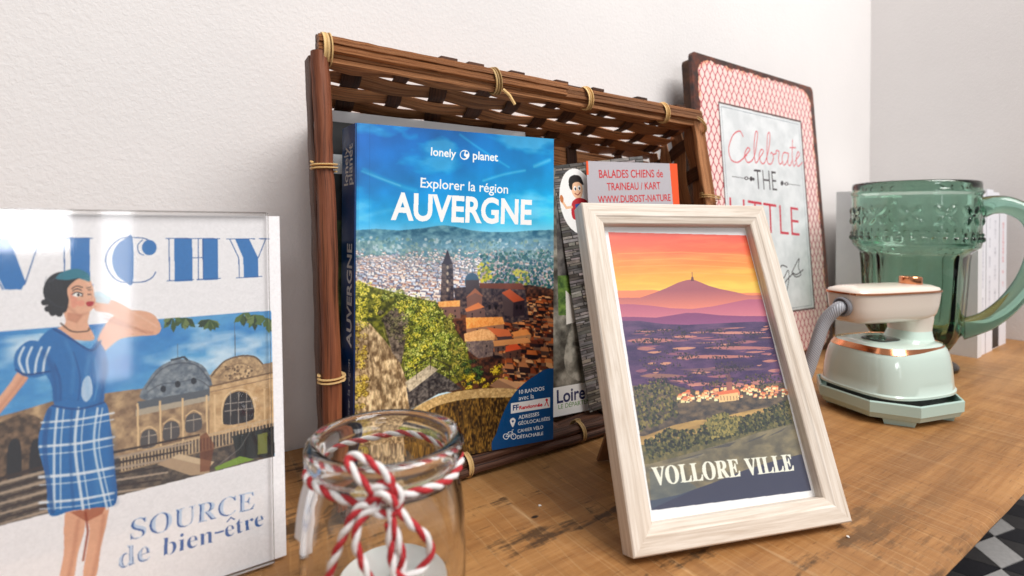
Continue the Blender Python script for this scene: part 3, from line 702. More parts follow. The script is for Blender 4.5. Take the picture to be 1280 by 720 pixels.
# ---- spa-town poster in the acrylic holder -------------------------------------------
def art_poster():
    A = Art(.105, .146, 6200, [(-58.5, 265.7), (349.0, 270.4), (357.9, 693.6), (-85.3, 840.6)], (240, 238, 240))
    blue, lb = (46, 118, 184), (40, 92, 158)
    top = lambda x: 297.5 + (x - 200) * .006; bot = lambda x: 351 - (x - 240) * .055
    def L(p, q, wd=2.2): A.line([p, q], wd, lb)
    def bar(x0, x1, c=blue): A.poly([(x0, top(x0)), (x1, top(x1)), (x1 + .8, bot(x1)), (x0 + .8, bot(x0))], c)
    # V
    A.poly([(-26, 298), (12, 298), (32, 352), (27, 362), (6, 362)], blue); L((50, 298), (31, 356)); L((-34, 298), (18, 298)); L((42, 298), (58, 298)); L((-32, 298), (4, 362))
    # I
    bar(88, 112); L((80, 298), (81, 358)); L((73, 298), (116, 298)); L((74, 359), (117, 356))
    # C
    A.blob([(140, 325), (145, 308), (156, 299), (165.5, 297.5), (166, 353), (155, 351), (145, 342)], blue)
    A.line([(166, 297), (152, 298), (138, 309), (132, 325), (138, 342), (150, 352), (167, 353)], 2.4, lb, 1, True)
    A.line([(166, 297), (180, 298), (191, 303)], 2.4, lb, 1, True); A.line([(166, 353), (180, 352), (190, 347), (194.5, 340)], 2.6, lb, 1, True)
    A.ell((186.5, 309.5), 9.2, 9.6, blue); A.line([(178, 300), (172, 307), (174, 316), (180, 319)], 2, lb, 1, True)
    # H
    bar(217.5, 240); bar(253.8, 272); L((211, 298.5), (212, 350)); L((247.5, 298.5), (248, 349)); L((207, 298), (274.5, 298.3)); L((208.5, 351), (242, 349.5)); L((246, 349.5), (275.5, 348)); L((240, 322.5), (254, 322)); L((253.5, 298), (253.8, 349))
    # Y
    A.poly([(293.7, 298.8), (311.2, 298.8), (322.6, 322.5), (323, 346.5), (304.6, 347.2), (303.9, 322.5)], blue)
    L((287, 298.8), (298.3, 322.5)); L((298.3, 322.5), (299, 347)); L((332, 298.6), (322.5, 322.5)); L((283, 298.6), (318, 298.6)); L((324, 298.5), (336.5, 298.5)); L((295, 347.5), (327.5, 345.5))
    # ---- inset picture
    Q = [(-75, 420), (338.6, 388), (343.2, 570), (-84, 678)]
    clip = A.pt(Q); sky = A.tex((40, 118, 190), (96, 166, 214), 60, 7, 4, 2.0); A.put(clip, sky)
    keep = A.a.copy()
    cl = fbm(A.h, A.w, 70, 8, 4, 2.2); 
    A.put(A.pt([(-75, 424), (338, 400), (340, 470), (-75, 520)]), np.ones((A.h, A.w, 3)) * np.array([.86, .92, .96]), np.clip((cl - .5) * 4, 0, .8))
    for q_, r_ in (([(240, 436), (262, 428), (286, 422)], 9), ([(270, 420), (296, 418), (322, 430)], 8), ([(262, 440), (300, 436), (316, 440)], 7)): A.line(q_, r_, (232, 241, 248), .6, True, 12)
    rg = np.random.RandomState(2)
    A.poly([(-80, 540), (20, 515), (70, 500), (180, 485), (343, 452), (343, 570), (-84, 680)], A.tex((132, 106, 84), (196, 166, 128), 18, 12, 4))
    # left wing, darker
    A.poly([(-80, 545), (0, 528), (28, 516), (46, 520), (60, 530), (60, 640), (-80, 680)], A.tex((66, 54, 48), (134, 108, 86), 10, 13, 4))
    for x in (-58, -30, 10, 38): A.blob([(x, 560), (x + 8, 548), (x + 16, 556), (x + 16, 596), (x, 602)], (38, 40, 48))
    # grey dome
    A.blob([(176, 498), (186, 474), (200, 458), (222, 449), (244, 452), (258, 462), (266, 484), (262, 496), (220, 500)], A.tex((92, 104, 118), (146, 154, 160), 9, 14, 4))
    A.line([(182, 486), (200, 463), (222, 454), (246, 457), (262, 476)], 3, (66, 72, 84), .9, True); A.line([(184, 490), (202, 480), (222, 478), (246, 474), (262, 484)], 3, (70, 78, 90), .8, True)
    for x, y in ((204, 486), (222, 480), (242, 476)): A.ell((x, y), 3.6, 4.2, (40, 46, 58))
    A.line([(214, 450), (230, 446), (234, 450)], 5, (60, 66, 76)); A.line([(222, 430), (222, 449)], 1.6, (90, 96, 104)); A.line([(293, 402), (294, 446)], 1.6, (90, 96, 104))
    A.poly([(172, 502), (262, 486), (264, 496), (170, 514)], (92, 98, 106)); A.poly([(170, 512), (264, 494), (264, 500), (170, 520)], (176, 164, 146))
    # stone pediment
    A.blob([(264, 470), (280, 453), (300, 446), (318, 447), (328, 456), (326, 470), (296, 478)], A.tex((150, 122, 92), (206, 174, 132), 7, 15, 4)); A.line([(264, 470), (280, 452), (300, 445), (318, 446), (328, 455)], 4, (104, 84, 66), 1, True)
    A.line([(274, 470), (288, 458), (302, 454), (316, 460)], 2.5, (112, 88, 66), .9, True)
    for k in range(60): A.ell((rg.uniform(282, 316), rg.uniform(458, 474)), rg.uniform(.8, 2.2), rg.uniform(.8, 2), [(104, 82, 62), (222, 190, 146), (140, 112, 84)][rg.randint(3)])
    # facade
    A.poly([(262, 482), (343, 464), (343, 532), (262, 550)], A.tex((186, 150, 108), (218, 184, 140), 10, 16, 4)); A.line([(262, 483), (343, 465)], 4, (120, 94, 70)); A.line([(262, 490), (343, 472)], 2, (142, 112, 84))
    A.blob([(280, 530), (280, 506), (286, 494), (298, 489), (310, 493), (316, 505), (316, 524)], (46, 44, 50))
    A.line([(278, 530), (278, 506), (285, 492), (298, 486.5), (311, 490), (318, 504), (318, 524)], 3, (226, 196, 152), 1, True)
    for x in (288, 298, 308): A.line([(x, 490), (x, 530)], 1.8, (170, 160, 150))
    for y in (504, 513): A.line([(280, y + 1), (316, y - 3)], 1.8, (170, 160, 150))
    for (x, y) in ((242, 526), (214, 536), (186, 546)):
        A.blob([(x - 9, y + 14), (x - 9, y - 4), (x, y - 10), (x + 9, y - 6), (x + 9, y + 10)], (86, 82, 84)); A.line([(x - 10, y - 6), (x, y - 13), (x + 10, y - 8)], 3, (216, 184, 142), 1, True)
        A.line([(x, y - 8), (x, y + 12)], 1.6, (190, 176, 158)); A.line([(x - 9, y), (x + 9, y - 3)], 1.6, (190, 176, 158))
    for x in (228, 200, 172, 258, 268, 330): A.line([(x, 505 - (x - 170) * .12), (x + 1, 562 - (x - 170) * .17)], 4, (222, 190, 146))
    # balustrade, dark garden wall, steps
    A.poly([(-84, 628), (60, 590), (343, 528), (343, 571), (-84, 690)], A.tex((62, 56, 56), (110, 96, 84), 8, 17, 4))
    A.line([(150, 572), (343, 522)], 4, (196, 170, 136)); A.line([(150, 590), (343, 541)], 3, (160, 136, 108))
    for k in range(46):
        x = 152 + k * 4.2; A.line([(x, 572 - (x - 150) * .259), (x + .3, 589 - (x - 150) * .256)], 2.6, (206, 178, 142))
    A.poly([(290, 545), (343, 532), (343, 570), (296, 574)], (42, 46, 48)); A.poly([(322, 543), (334, 540), (334, 566), (322, 568)], (118, 122, 60))
    A.poly([(268, 584), (300, 570), (318, 574), (270, 588)], (126, 156, 62))
    for k in range(11):
        y = 588 + k * 6.2; A.poly([(-84, y + 30 + k * .6), (60, y - 8), (250 - k * 8, y - 46 + k * 3.2), (250 - k * 8, y - 44 + k * 3.2), (60, y - 4), (-84, y + 34)], (168, 150, 132) if k % 2 else (58, 46, 46))
    A.poly([(196, 580), (214, 572), (262, 583), (262, 592), (238, 594)], (178, 152, 124)); A.poly([(214, 572), (262, 583), (268, 577), (224, 567)], (206, 182, 150))
    A.poly([(250, 545), (258, 540), (268, 556), (262, 588), (250, 590)], (118, 66, 44), .75)
    A.line([(272, 582), (300, 560), (312, 540), (316, 530)], 1.8, (214, 208, 200), .7)
    # leaves at the top of the picture
    for cx, cy, n in ((232, 402, 13), (262, 404, 11), (318, 398, 12), (334, 402, 7), (304, 396, 7), (216, 400, 6)):
        for k in range(n):
            a = rg.uniform(.1, pi - .1); l_ = rg.uniform(9, 19); x1, y1 = cx + cos(a) * l_, cy - 3 + sin(a) * l_
            nx, ny = -sin(a) * 3.4, cos(a) * 3.4; mx, my = cx + cos(a) * l_ * .65, cy - 3 + sin(a) * l_ * .65
            A.poly([(cx, cy - 5), (mx + nx, my + ny), (x1, y1), (mx - nx, my - ny)], [(58, 84, 44), (84, 110, 56), (40, 62, 40), (110, 128, 76)][rg.randint(4)])
    # clip: everything above, right of and below the picture goes back to paper
    paper = np.array((240, 238, 240)) / 255
    for pg in ([(-75, 380), (345, 360), (345, 387.6), (338.6, 388), (-75, 420)], [(338.6, 380), (350, 380), (352, 580), (343.2, 572)], [(-84, 678), (343.2, 570), (350, 575), (356, 690), (-86, 838)]):
        r = A.mask(A.pt(pg)); 
        if r: A.a[r[0]][r[1]] = paper
    # ---- the lady
    skin, sk2 = (226, 172, 142), (190, 126, 100)
    A.blob([(84, 636), (104, 634), (106, 660), (98, 690), (90, 730), (74, 730), (80, 690), (80, 660)], skin); A.blob([(106, 634), (134, 628), (134, 650), (126, 684), (120, 720), (104, 724), (108, 690), (112, 660)], skin)
    A.line([(107, 640), (110, 664), (104, 700)], 5, (150, 70, 50), .8); A.poly([(88, 640), (134, 628), (128, 642), (108, 652)], (140, 66, 46), .55)
    A.blob([(140, 396), (165, 388), (190, 392), (201, 408), (196, 418), (176, 420), (150, 424), (128, 440), (122, 424)], skin)       # raised arm
    A.blob([(118, 378), (134, 374), (152, 380), (176, 396), (196, 412), (186, 418), (160, 404), (138, 392), (120, 388)], skin); A.line([(128, 392), (160, 405), (184, 417)], 2, sk2, .8)
    A.blob([(108, 374), (116, 370), (128, 372), (134, 380), (126, 386), (114, 384)], skin)
    A.poly([(116, 366), (124, 364), (140, 372), (136, 380), (120, 378)], (196, 220, 232), .85)                                      # glass
    A.blob([(24, 464), (36, 470), (22, 490), (4, 512), (-12, 530), (-20, 524), (-4, 500), (12, 480)], skin); A.line([(36, 470), (20, 492), (0, 516)], 2.5, sk2, .9)
    A.blob([(80, 384), (110, 388), (110, 404), (118, 424), (92, 424), (66, 414), (82, 404)], skin); A.poly([(84, 390), (104, 394), (96, 404), (84, 400)], sk2, .6)
    dress, dd, dl = (40, 112, 176), (24, 74, 134), (92, 156, 206)
    A.blob([(46, 430), (66, 410), (84, 418), (100, 430), (112, 436), (122, 426), (132, 440), (136, 462), (130, 480), (128, 504), (100, 510), (70, 508), (64, 480), (50, 456)], dress)
    A.line([(67, 411), (90, 424), (114, 438), (126, 426)], 4, dd, 1, True); A.line([(92, 440), (100, 470), (98, 500)], 3, dd, .7, True); A.blob([(104, 476), (112, 470), (116, 490), (108, 502), (102, 494)], (214, 226, 240), .8); A.line([(118, 446), (122, 476), (118, 500)], 4, dl, .6, True); A.line([(60, 440), (74, 470), (76, 500)], 5, dd, .5, True)
    A.blob([(18, 458), (20, 440), (36, 426), (56, 430), (68, 448), (64, 464), (44, 472), (26, 468)], dress)
    for x0, x1 in ((26, 30), (36, 36), (48, 44), (58, 54)): A.line([(x0 + 4, 434), (x0 - 2, 450), (x1, 466)], 5, (222, 230, 240), .9, True)
    A.line([(20, 462), (34, 468), (62, 464)], 4, dd, 1, True)
    # skirt with plaid
    A.blob([(66, 506), (98, 510), (130, 502), (138, 530), (143, 580), (145, 628), (120, 634), (90, 638), (62, 643), (58, 600), (48, 556), (54, 526)], dress)
    pl = (226, 232, 240)
    for y, wd in ((522, 5), (530, 3), (552, 6), (562, 3), (590, 7), (600, 3), (622, 6), (630, 3)):
        A.line([(50 + max(0, (540 - y)) * .12, y + 6), (98, y + 2), (142, y - 6)], wd, pl, .9, True)
    for x0, x1, wd in ((72, 68, 5), (80, 76, 3), (98, 104, 6), (106, 112, 3), (122, 134, 5), (128, 140, 3)):
        A.line([(x0, 510), (x0 - 4, 560), (x1, 636)], wd, pl, .85, True)
    A.line([(62, 512), (56, 560), (66, 640)], 9, dd, .55, True); A.line([(90, 512), (88, 570), (92, 636)], 6, dd, .35, True); A.line([(66, 507), (98, 511), (130, 503)], 5, dd, .9, True)
    # head
    A.blob([(86, 352), (108, 346), (116, 358), (118, 370), (120, 375), (116, 379), (117, 384), (110, 391), (98, 392), (86, 384), (82, 368)], skin); A.blob([(88, 366), (96, 370), (96, 382), (90, 384)], (224, 140, 120), .6)
    A.blob([(54, 364), (60, 348), (74, 340), (92, 340), (104, 344), (92, 352), (84, 362), (86, 376), (82, 390), (70, 390), (60, 382)], (26, 28, 36)); A.line([(62, 352), (76, 346), (92, 346)], 3, (70, 78, 92), .7, True); A.line([(58, 372), (70, 382), (80, 384)], 3, (60, 66, 80), .6, True)
    A.blob([(70, 348), (78, 340), (96, 336), (110, 342), (112, 352), (98, 348), (84, 350)], (40, 120, 140))
    A.line([(91, 364), (96, 361), (102, 363)], 2.2, (40, 26, 26), 1, True); A.line([(92, 369), (98, 368), (103, 370)], 3.2, (60, 34, 34)); A.line([(110, 362), (115, 362)], 2, (40, 26, 26)); A.line([(110, 368), (114, 368)], 2.6, (60, 34, 34))
    A.blob([(108, 378), (113, 376.5), (118, 378), (114, 383), (109, 382)], (172, 22, 40)); A.line([(112, 364), (115.5, 373), (111, 374)], 1.6, sk2, .9)
    A.line([(76, 404), (90, 414), (108, 414), (112, 410)], 3.2, (96, 76, 62), 1, True)
    sh = (150, 84, 66)
    A.line([(106, 350), (113, 358), (116, 370)], 3, (244, 204, 176), .5, True, 3); A.line([(86, 384), (98, 393), (110, 391)], 3, sh, .35, True, 3); A.ell((101, 379), 5, 4, (232, 120, 108), .35)
    A.blob([(91, 369), (96, 366), (103, 368), (97, 371)], (250, 246, 240)); A.ell((98, 368.6), 1.8, 1.9, (46, 32, 34)); A.line([(90.5, 368), (96, 365.2), (103.5, 367.4)], 2.6, (30, 22, 26), 1, True)
    A.line([(90, 361), (96, 357.5), (103, 359.5)], 2.2, (44, 30, 30), 1, True); A.line([(108.5, 360), (113.5, 359)], 2, (44, 30, 30))
    for k in range(5): A.line([(58 + k * 5, 346 - k), (56 + k * 5, 356), (60 + k * 5, 366)], 1.6, (78, 84, 100), .5, True, .8)
    for q in ((60, 386), (66, 391), (74, 392), (56, 378)): A.ell(q, 4.5, 4, (24, 24, 32))
    A.line([(30, 470), (14, 492), (-8, 518)], 6, sh, .35, True, 4); A.line([(132, 398), (165, 410), (190, 416)], 4, sh, .35, True, 4); A.line([(150, 384), (176, 396), (196, 408)], 3, (248, 214, 190), .5, True, 2)
    A.line([(54, 440), (66, 462), (70, 500)], 8, (14, 52, 108), .35, True, 5); A.line([(112, 444), (108, 470), (112, 500)], 6, (120, 176, 220), .35, True, 4); A.line([(82, 426), (92, 452), (90, 490)], 5, (110, 166, 214), .3, True, 4); A.line([(130, 450), (130, 480), (126, 502)], 6, (14, 52, 108), .35, True, 4)
    A.line([(140, 540), (143, 590), (144, 628)], 9, (14, 52, 108), .3, True, 6); A.line([(116, 516), (120, 570), (124, 630)], 8, (130, 184, 224), .22, True, 6)
    A.line([(98, 650), (92, 690), (84, 728)], 5, sh, .35, True, 4); A.line([(130, 644), (124, 684), (116, 720)], 5, sh, .35, True, 4)
    yy_, xx_ = np.mgrid[0:A.h, 0:A.w]; A.a *= (1 + .05 * (fbm(A.h, A.w, 5, 91, 2) - .5))[..., None]
    # lettering
    def serif(s_): 
        o = ''
        for ch in s_:
            o += chr(0x1D400 + ord(ch) - 65) if 'A' <= ch <= 'Z' else chr(0x1D41A + ord(ch) - 97) if 'a' <= ch <= 'z' else ch
        return o
    ink = (66, 104, 164)
    A.text(serif('SOURCE'), (163, 675), (317.5, 636), ink, 1.0, -.012); A.text(serif('de'), (148.5, 711), (187.5, 699), ink, 1.0, -.012); A.text(serif('bien'), (203, 695), (266, 677.5), ink, 1.0, -.012)
    A.line([(269, 666), (279, 663.5)], 4, ink); A.text(serif('etre'), (281.5, 672), (329.5, 656), ink, 1.0, -.012); A.line([(284, 652), (288.5, 646.5), (293, 649)], 3, ink)
    hl = (196, 212, 234)
    A.text(serif('SOURCE'), (164.4, 674.0), (318.8, 635.2), hl, 1.0, -.034); A.text(serif('de'), (149, 710.4), (188.3, 698.2), hl, 1.0, -.034)
    return A.material('poster_print', .5, 0, .97)

# ---- tin sign -------------------------------------------------------------------
def art_sign():
    A = Art(.237, .312, 3600, [(863.5, 63.3), (1015.5, 109.6), (1042.5, 433.8), (891.1, 475.1)], (66, 26, 12))
    h, w = A.h, A.w
    A.a[:] = A.tex((44, 16, 8), (112, 52, 22), 26, 3, 5)
    yy, xx = np.mgrid[0:h, 0:w].astype(float)
    mx, my = .035 * w, .022 * w; R = .085 * w
    wob = (fbm(h, w, 16, 5, 4) - .5) * .02 * w
    dx = np.maximum(np.maximum(mx + R - xx, xx - (w - mx - R)), 0); dy = np.maximum(np.maximum(my + R - yy, yy - (h - my - R)), 0)
    edge = R - np.hypot(dx, dy) + wob
    ins = edge > 0
    paper = np.ones((h, w, 3)) * np.array((238, 212, 206)) / 255; orange = np.array((214, 128, 74)) / 255
    k = np.clip(1 - edge / (.02 * w), 0, 1)[..., None] * np.clip((fbm(h, w, 30, 8, 3) - .35) * 3, 0, 1)[..., None]
    paper = paper * (1 - k * .75) + orange * k * .75
    # fish-net lines: two mirrored waves per cell
    cw, ch = w / 27.0, h / 20.0
    ph = 2 * pi * yy / ch; off = cw * .25 * np.sin(ph)
    d1 = np.abs(((xx - off) / cw) % 1 - .5); d2 = np.abs(((xx + off) / cw + .5) % 1 - .5)
    d1 = .5 - d1; d2 = .5 - d2
    net = np.minimum(d1, d2) * cw
    a = np.clip((3.3 - net) / 1.8, 0, 1)[..., None]
    paper = paper * (1 - a) + a * np.array((176, 46, 66)) / 255
    A.a[ins] = paper[ins]
    # panel
    def P(p): return p
    A.poly([(897.5, 126.5), (1001.5, 151), (1019, 386), (916, 401)], (96, 74, 70))
    A.poly([(899, 129), (1000.3, 153), (1017.3, 384), (917, 398.5)], A.tex((208, 212, 214), (224, 227, 229), 40, 4, 3))
    A.line([(901.5, 133), (998.3, 155.5), (1014.8, 381.5), (919.5, 395.5), (901.5, 133)], 2.5, (150, 158, 166))
    def cursive(pts, wd, col): A.line(pts, wd, col, 1, True)
    pk = (208, 100, 108)
    # Celebrate, hand-script strokes: letters as splines
    X = lambda x, y: (911 + x * 90, 201 + x * 7 - y * 36)     # x 0..1 along the word, y height (1 = ascender)
    S = lambda L_: cursive([X(x, y) for x, y in L_], 5.2, pk)
    S([(.20, .88), (.15, 1.06), (.06, .9), (.0, .45), (.03, .06), (.12, -.03), (.20, .12), (.25, .25)])
    S([(.21, .18), (.29, .42), (.26, .5), (.22, .25), (.26, .0), (.33, .1), (.37, .4), (.40, 1.0), (.37, 1.05), (.35, .5), (.37, .02), (.41, .1)])
    S([(.41, .12), (.48, .40), (.45, .48), (.42, .25), (.46, 0), (.51, .1), (.56, .6), (.57, 1.05), (.54, 1.0), (.53, .4), (.54, .04), (.59, .02), (.62, .22), (.60, .4), (.58, .36)])
    S([(.61, .34), (.655, .38), (.66, .48), (.70, .44), (.69, .2), (.71, .02), (.75, .12)])
    S([(.82, .42), (.76, .42), (.74, .16), (.77, 0), (.82, .2), (.83, .42), (.82, .1), (.85, 0), (.88, .2)])
    S([(.885, .9), (.88, .3), (.90, .0), (.93, .08)]); S([(.85, .62), (.93, .64)])
    S([(.92, .16), (.98, .40), (.96, .5), (.935, .26), (.96, 0), (1.02, .14)])
    bk = (58, 52, 56)
    A.text('THE', (944, 236.5), (971.5, 238.5), bk, 1.28, -.012)
    for s_, x0, x1 in ((1, 914, 939), (-1, 977, 999)):
        y0 = 219 if s_ > 0 else 233; y1 = 223 if s_ > 0 else 236
        if s_ > 0:
            A.line([(915, 220.5), (939, 224)], 2, bk); A.ell((939, 223.5), 2.0, 3, bk); A.ell((933, 222.8), 2.6, 2.2, bk); A.ell((933, 222.8), 1.2, 1, (230, 230, 232)); A.ell((942, 224), 1.2, 2, bk)
        else:
            A.line([(978, 229), (1000, 232)], 2, bk); A.ell((977.5, 229), 1.8, 3, bk); A.ell((983, 229.7), 2.6, 2.2, bk); A.ell((983, 229.7), 1.2, 1, (230, 230, 232))
    A.text('LITTLE', (913, 287), (999.5, 295.5), (200, 62, 80), 1.02, -.016)
    gs = lambda pts: cursive(pts, 4.6, bk)
    gs([(915, 338), (926, 318), (930, 352)]); gs([(930, 352), (936, 318), (938, 350), (944, 336), (949, 350)]); gs([(952, 336), (953, 350), (957, 350)]); gs([(960, 350), (961, 337), (966, 336), (968, 350), (972, 349)])
    gs([(984, 334), (977, 332), (974, 342), (979, 348), (985, 338), (986, 350), (982, 366), (976, 364), (982, 352), (992, 341)])
    gs([(990, 340), (997, 326), (999, 324), (998, 334), (1001, 343), (995, 346), (990, 341), (996, 343), (1004, 337)])
    return A.material('tin_sign_print', .3, .2)

# ---- leaflets ---------------------------------------------------------------------
def art_slate():
    A = Art(.080, .173, 5200, None, (46, 42, 40)); rg = np.random.RandomState(6)
    y = 0.0
    while y < 1.0:
        hgt = rg.uniform(.007, .016); x = -rg.rand() * .1
        while x < 1:
            wd = rg.uniform(.06, .24); g = rg.uniform(74, 150); c = (g * rg.uniform(.98, 1.06), g * .98, g * rg.uniform(.88, 1.0))
            A.poly([(x, y), (x + wd, y + rg.uniform(-.002, .002)), (x + wd, y + hgt * .8), (x + .004, y + hgt * .78)], c); x += wd + .008
        y += hgt
    A.a *= (0.7 + 0.6 * fbm(A.h, A.w, 9, 2, 4, 2.5))[..., None]
    A.ell((.21, .155), .185, .135, (240, 240, 238))
    # plain little figure: dark hair, red waistcoat, blue apron
    f = lambda u, v: (.215 + (u - .30) * .95, .145 + (v - .165) * .85)
    F = lambda L: [f(*q) for q in L]
    A.blob(F([(.245, .09), (.30, .075), (.36, .09), (.365, .13), (.33, .165), (.275, .16), (.245, .13)]), (242, 196, 160))
    A.blob(F([(.225, .105), (.235, .065), (.29, .05), (.36, .06), (.385, .10), (.365, .10), (.33, .085), (.27, .09), (.25, .12)]), (34, 28, 28))
    for x in (.285, .33): A.ell(f(x, .115), .016, .010, (255, 255, 255)); A.ell(f(x + .003, .117), .008, .006, (30, 24, 24))
    A.line(F([(.275, .138), (.305, .147), (.335, .136)]), 3, (150, 40, 40), 1, True)
    A.blob(F([(.22, .19), (.27, .165), (.34, .165), (.40, .19), (.40, .26), (.22, .26)]), (186, 40, 52)); A.poly(F([(.26, .19), (.36, .19), (.37, .28), (.25, .28)]), (44, 84, 150)); A.line(F([(.22, .2), (.16, .20), (.13, .17)]), 9, (236, 190, 154)); A.ell(f(.125, .155), .018, .016, (196, 120, 70))
    A.poly(F([(.245, .26), (.385, .26), (.37, .31), (.25, .31)]), (40, 110, 170))
    return A.material('slate_leaflet_print', .4, .1)

def art_walks():
    A = Art(.080, .0975, 5200, None, (184, 180, 186))
    A.poly([(.91, 0), (1, 0), (1, 1), (.95, 1)], (236, 92, 44)); A.poly([(.0, 0), (.0, .1), (.02, .1), (.02, 0)], (236, 92, 44))
    red = (196, 40, 44)
    A.text('BALADES CHIENS de', (.125, .122), (.825, .108), red, 1.32, .012); A.text('TRAINEAU / KART', (.20, .212), (.79, .200), red, 1.32, .012); A.text('WWW.DUBOST-NATURE', (.10, .305), (.90, .290), red, 1.28, .012)
    return A.material('walks_flyer_print', .45)

def art_loire():
    A = Art(.105, .17, 5200, None, (120, 116, 108))
    A.a[:] = A.tex((62, 60, 54), (164, 160, 148), 44, 3, 5)
    A.poly([(.3, .42), (1, .42), (1, .62), (.3, .6)], A.tex((56, 84, 40), (120, 150, 70), 20, 7, 4)); A.poly([(.3, .0), (1, 0), (1, .44), (.3, .44)], A.tex((60, 58, 58), (120, 116, 112), 24, 8, 5))
    A.blob([(.42, .62), (.6, .56), (.9, .58), (1.0, .7), (.98, .86), (.5, .88), (.34, .8)], A.tex((92, 90, 82), (176, 172, 160), 30, 9, 5)); A.poly([(.36, .5), (.58, .62), (.36, .64)], (218, 214, 206))
    A.line([(.42, .72), (.6, .76), (.8, .9)], 14, (66, 62, 58), .6, True)
    A.poly([(0, .885), (1, .885), (1, 1), (0, 1)], (232, 232, 230))
    A.text('Loire', (.275, .948), (.50, .948), (34, 44, 92), 1.1, .02); A.text('LE DÉPARTEMENT', (.285, .972), (.62, .972), (90, 140, 70), 1.0, .0)
    return A.material('loire_brochure_print', .4, .1)

def art_magazine():
    A = Art(.10, .19, 3000, None, (18, 20, 22)); A.a[:] = A.tex((10, 11, 13), (40, 44, 44), 30, 2, 4)
    A.poly([(0, .3), (1, .3), (1, .62), (0, .62)], A.tex((34, 52, 26), (110, 130, 66), 26, 5, 4)); A.poly([(0, .10), (.2, .10), (.2, .16), (0, .16)], (200, 204, 206))
    return A.material('magazine_print', .4, .1)

def art_white_spine(seed, ink, sw):
    A = Art(sw, .187, 2600, None, (226, 226, 232)); rg = np.random.RandomState(seed)
    v = .18
    while v < .72:                                      # blurred vertical lettering too small to read
        L = rg.uniform(.008, .02)
        A.poly([(.36, v), (.64, v + rg.uniform(-.003, .003)), (.62, v + L), (.38, v + L * .8)], ink, rg.uniform(.1, .42)); v += L + .005
        if rg.rand() < .12: v += .05
    A.blur(2, 2); return A.material('white_spine_print', .6)
# ================================================================== the setting
WALL_Y, WALL_X, FLOOR_Z = 0.354, 0.915, -0.20
def grid_wall(name, p0, du, dv):
    p0, du, dv = Vector(p0), Vector(du), Vector(dv)
    return obj(name, [p0, p0 + du, p0 + du + dv, p0 + dv], [(0, 1, 2, 3)], M_WALL)
o = grid_wall('wall_back', (-0.9, WALL_Y, FLOOR_Z), (WALL_X + 0.9, 0, 0), (0, 0, 1.35)); tag(o, kind='structure')
o = grid_wall('wall_right', (WALL_X, WALL_Y, FLOOR_Z), (0, -0.52, 0), (0, 0, 1.35)); tag(o, kind='structure')

M_GROUT = mottled('dark_grout', (0.02, 0.02, 0.024), (0.035, 0.035, 0.04), 80, 0.7)
floor = tag(obj('floor', [(-0.9, -1.6, FLOOR_Z - .003), (1.8, -1.6, FLOOR_Z - .003), (1.8, WALL_Y, FLOOR_Z - .003), (-0.9, WALL_Y, FLOOR_Z - .003)], [(0, 1, 2, 3)], M_GROUT), kind='structure')
tile_mats = [mottled('tile_light', (0.42, 0.415, 0.41), (0.50, 0.49, 0.485), 220, 0.4), mottled('tile_black', (0.012, 0.013, 0.018), (0.02, 0.021, 0.027), 200, 0.4), mottled('tile_charcoal', (0.035, 0.034, 0.036), (0.055, 0.053, 0.054), 200, 0.4)]
def tile_mesh(a, b, m):
    g = .0006; c = (a + b) / 2; q = [Vector((0, 0, 0)), a, a + b, b]
    q = [c + (p - c) * (1 - g / .02) for p in q]
    v = [(p.x, p.y, 0) for p in q] + [(p.x, p.y, -.004) for p in q]
    me = bpy.data.meshes.new('tile'); me.from_pydata(v, [], [(0, 1, 2, 3), (4, 7, 6, 5), (0, 4, 5, 1), (1, 5, 6, 2), (2, 6, 7, 3), (3, 7, 4, 0)]); me.materials.append(m); return me
S = 0.041; rot = radians(-43)
d = [Vector((cos(rot + radians(30 + 120 * k)), sin(rot + radians(30 + 120 * k)), 0)) * S for k in range(3)]      # three edge directions
meshes = [tile_mesh(d[0], d[1], tile_mats[1]), tile_mesh(d[1], d[2], tile_mats[2]), tile_mesh(d[2], d[0], tile_mats[0])]
L1, L2 = d[0] - d[1], d[1] - d[2]
cen = Vector((0.742, 0.185, FLOOR_Z))
for i in range(-10, 11):
    for j in range(-10, 11):
        p = cen + L1 * i + L2 * j
        if not (0.55 < p.x < 1.0 and 0.0 < p.y < 0.31): continue
        for me in meshes:
            t_ = bpy.data.objects.new('tile', me); COL.objects.link(t_); t_.parent = floor; t_.location = p

# ------------------------------------------------------------------ the oak shelf board
prof = [(WALL_Y - .001, 0), (.20, 0), (.10, 0), (.0845, 0), (.0808, -.0008), (.0790, -.0026), (.0800, -.0048), (.0860, -.010), (.1000, -.020), (.1080, -.024), (WALL_Y - .001, -.024)]
rings = []; rg = np.random.RandomState(11); wob = np.cumsum(rg.uniform(-1, 1, 90)) * .00022; wob -= np.linspace(wob[0], wob[-1], 90)
for i in range(90):
    x = -0.55 + i * (WALL_X - .001 + 0.55) / 89
    rings.append([(x, y + (wob[i] * max(0, min(1, (.12 - y) / .04))), z) for y, z in prof])
o = loft('shelf', rings, M_OAK, None, smooth=30)
tag(o, 'thick brown sawn oak board with saw marks along the white wall', 'shelf')

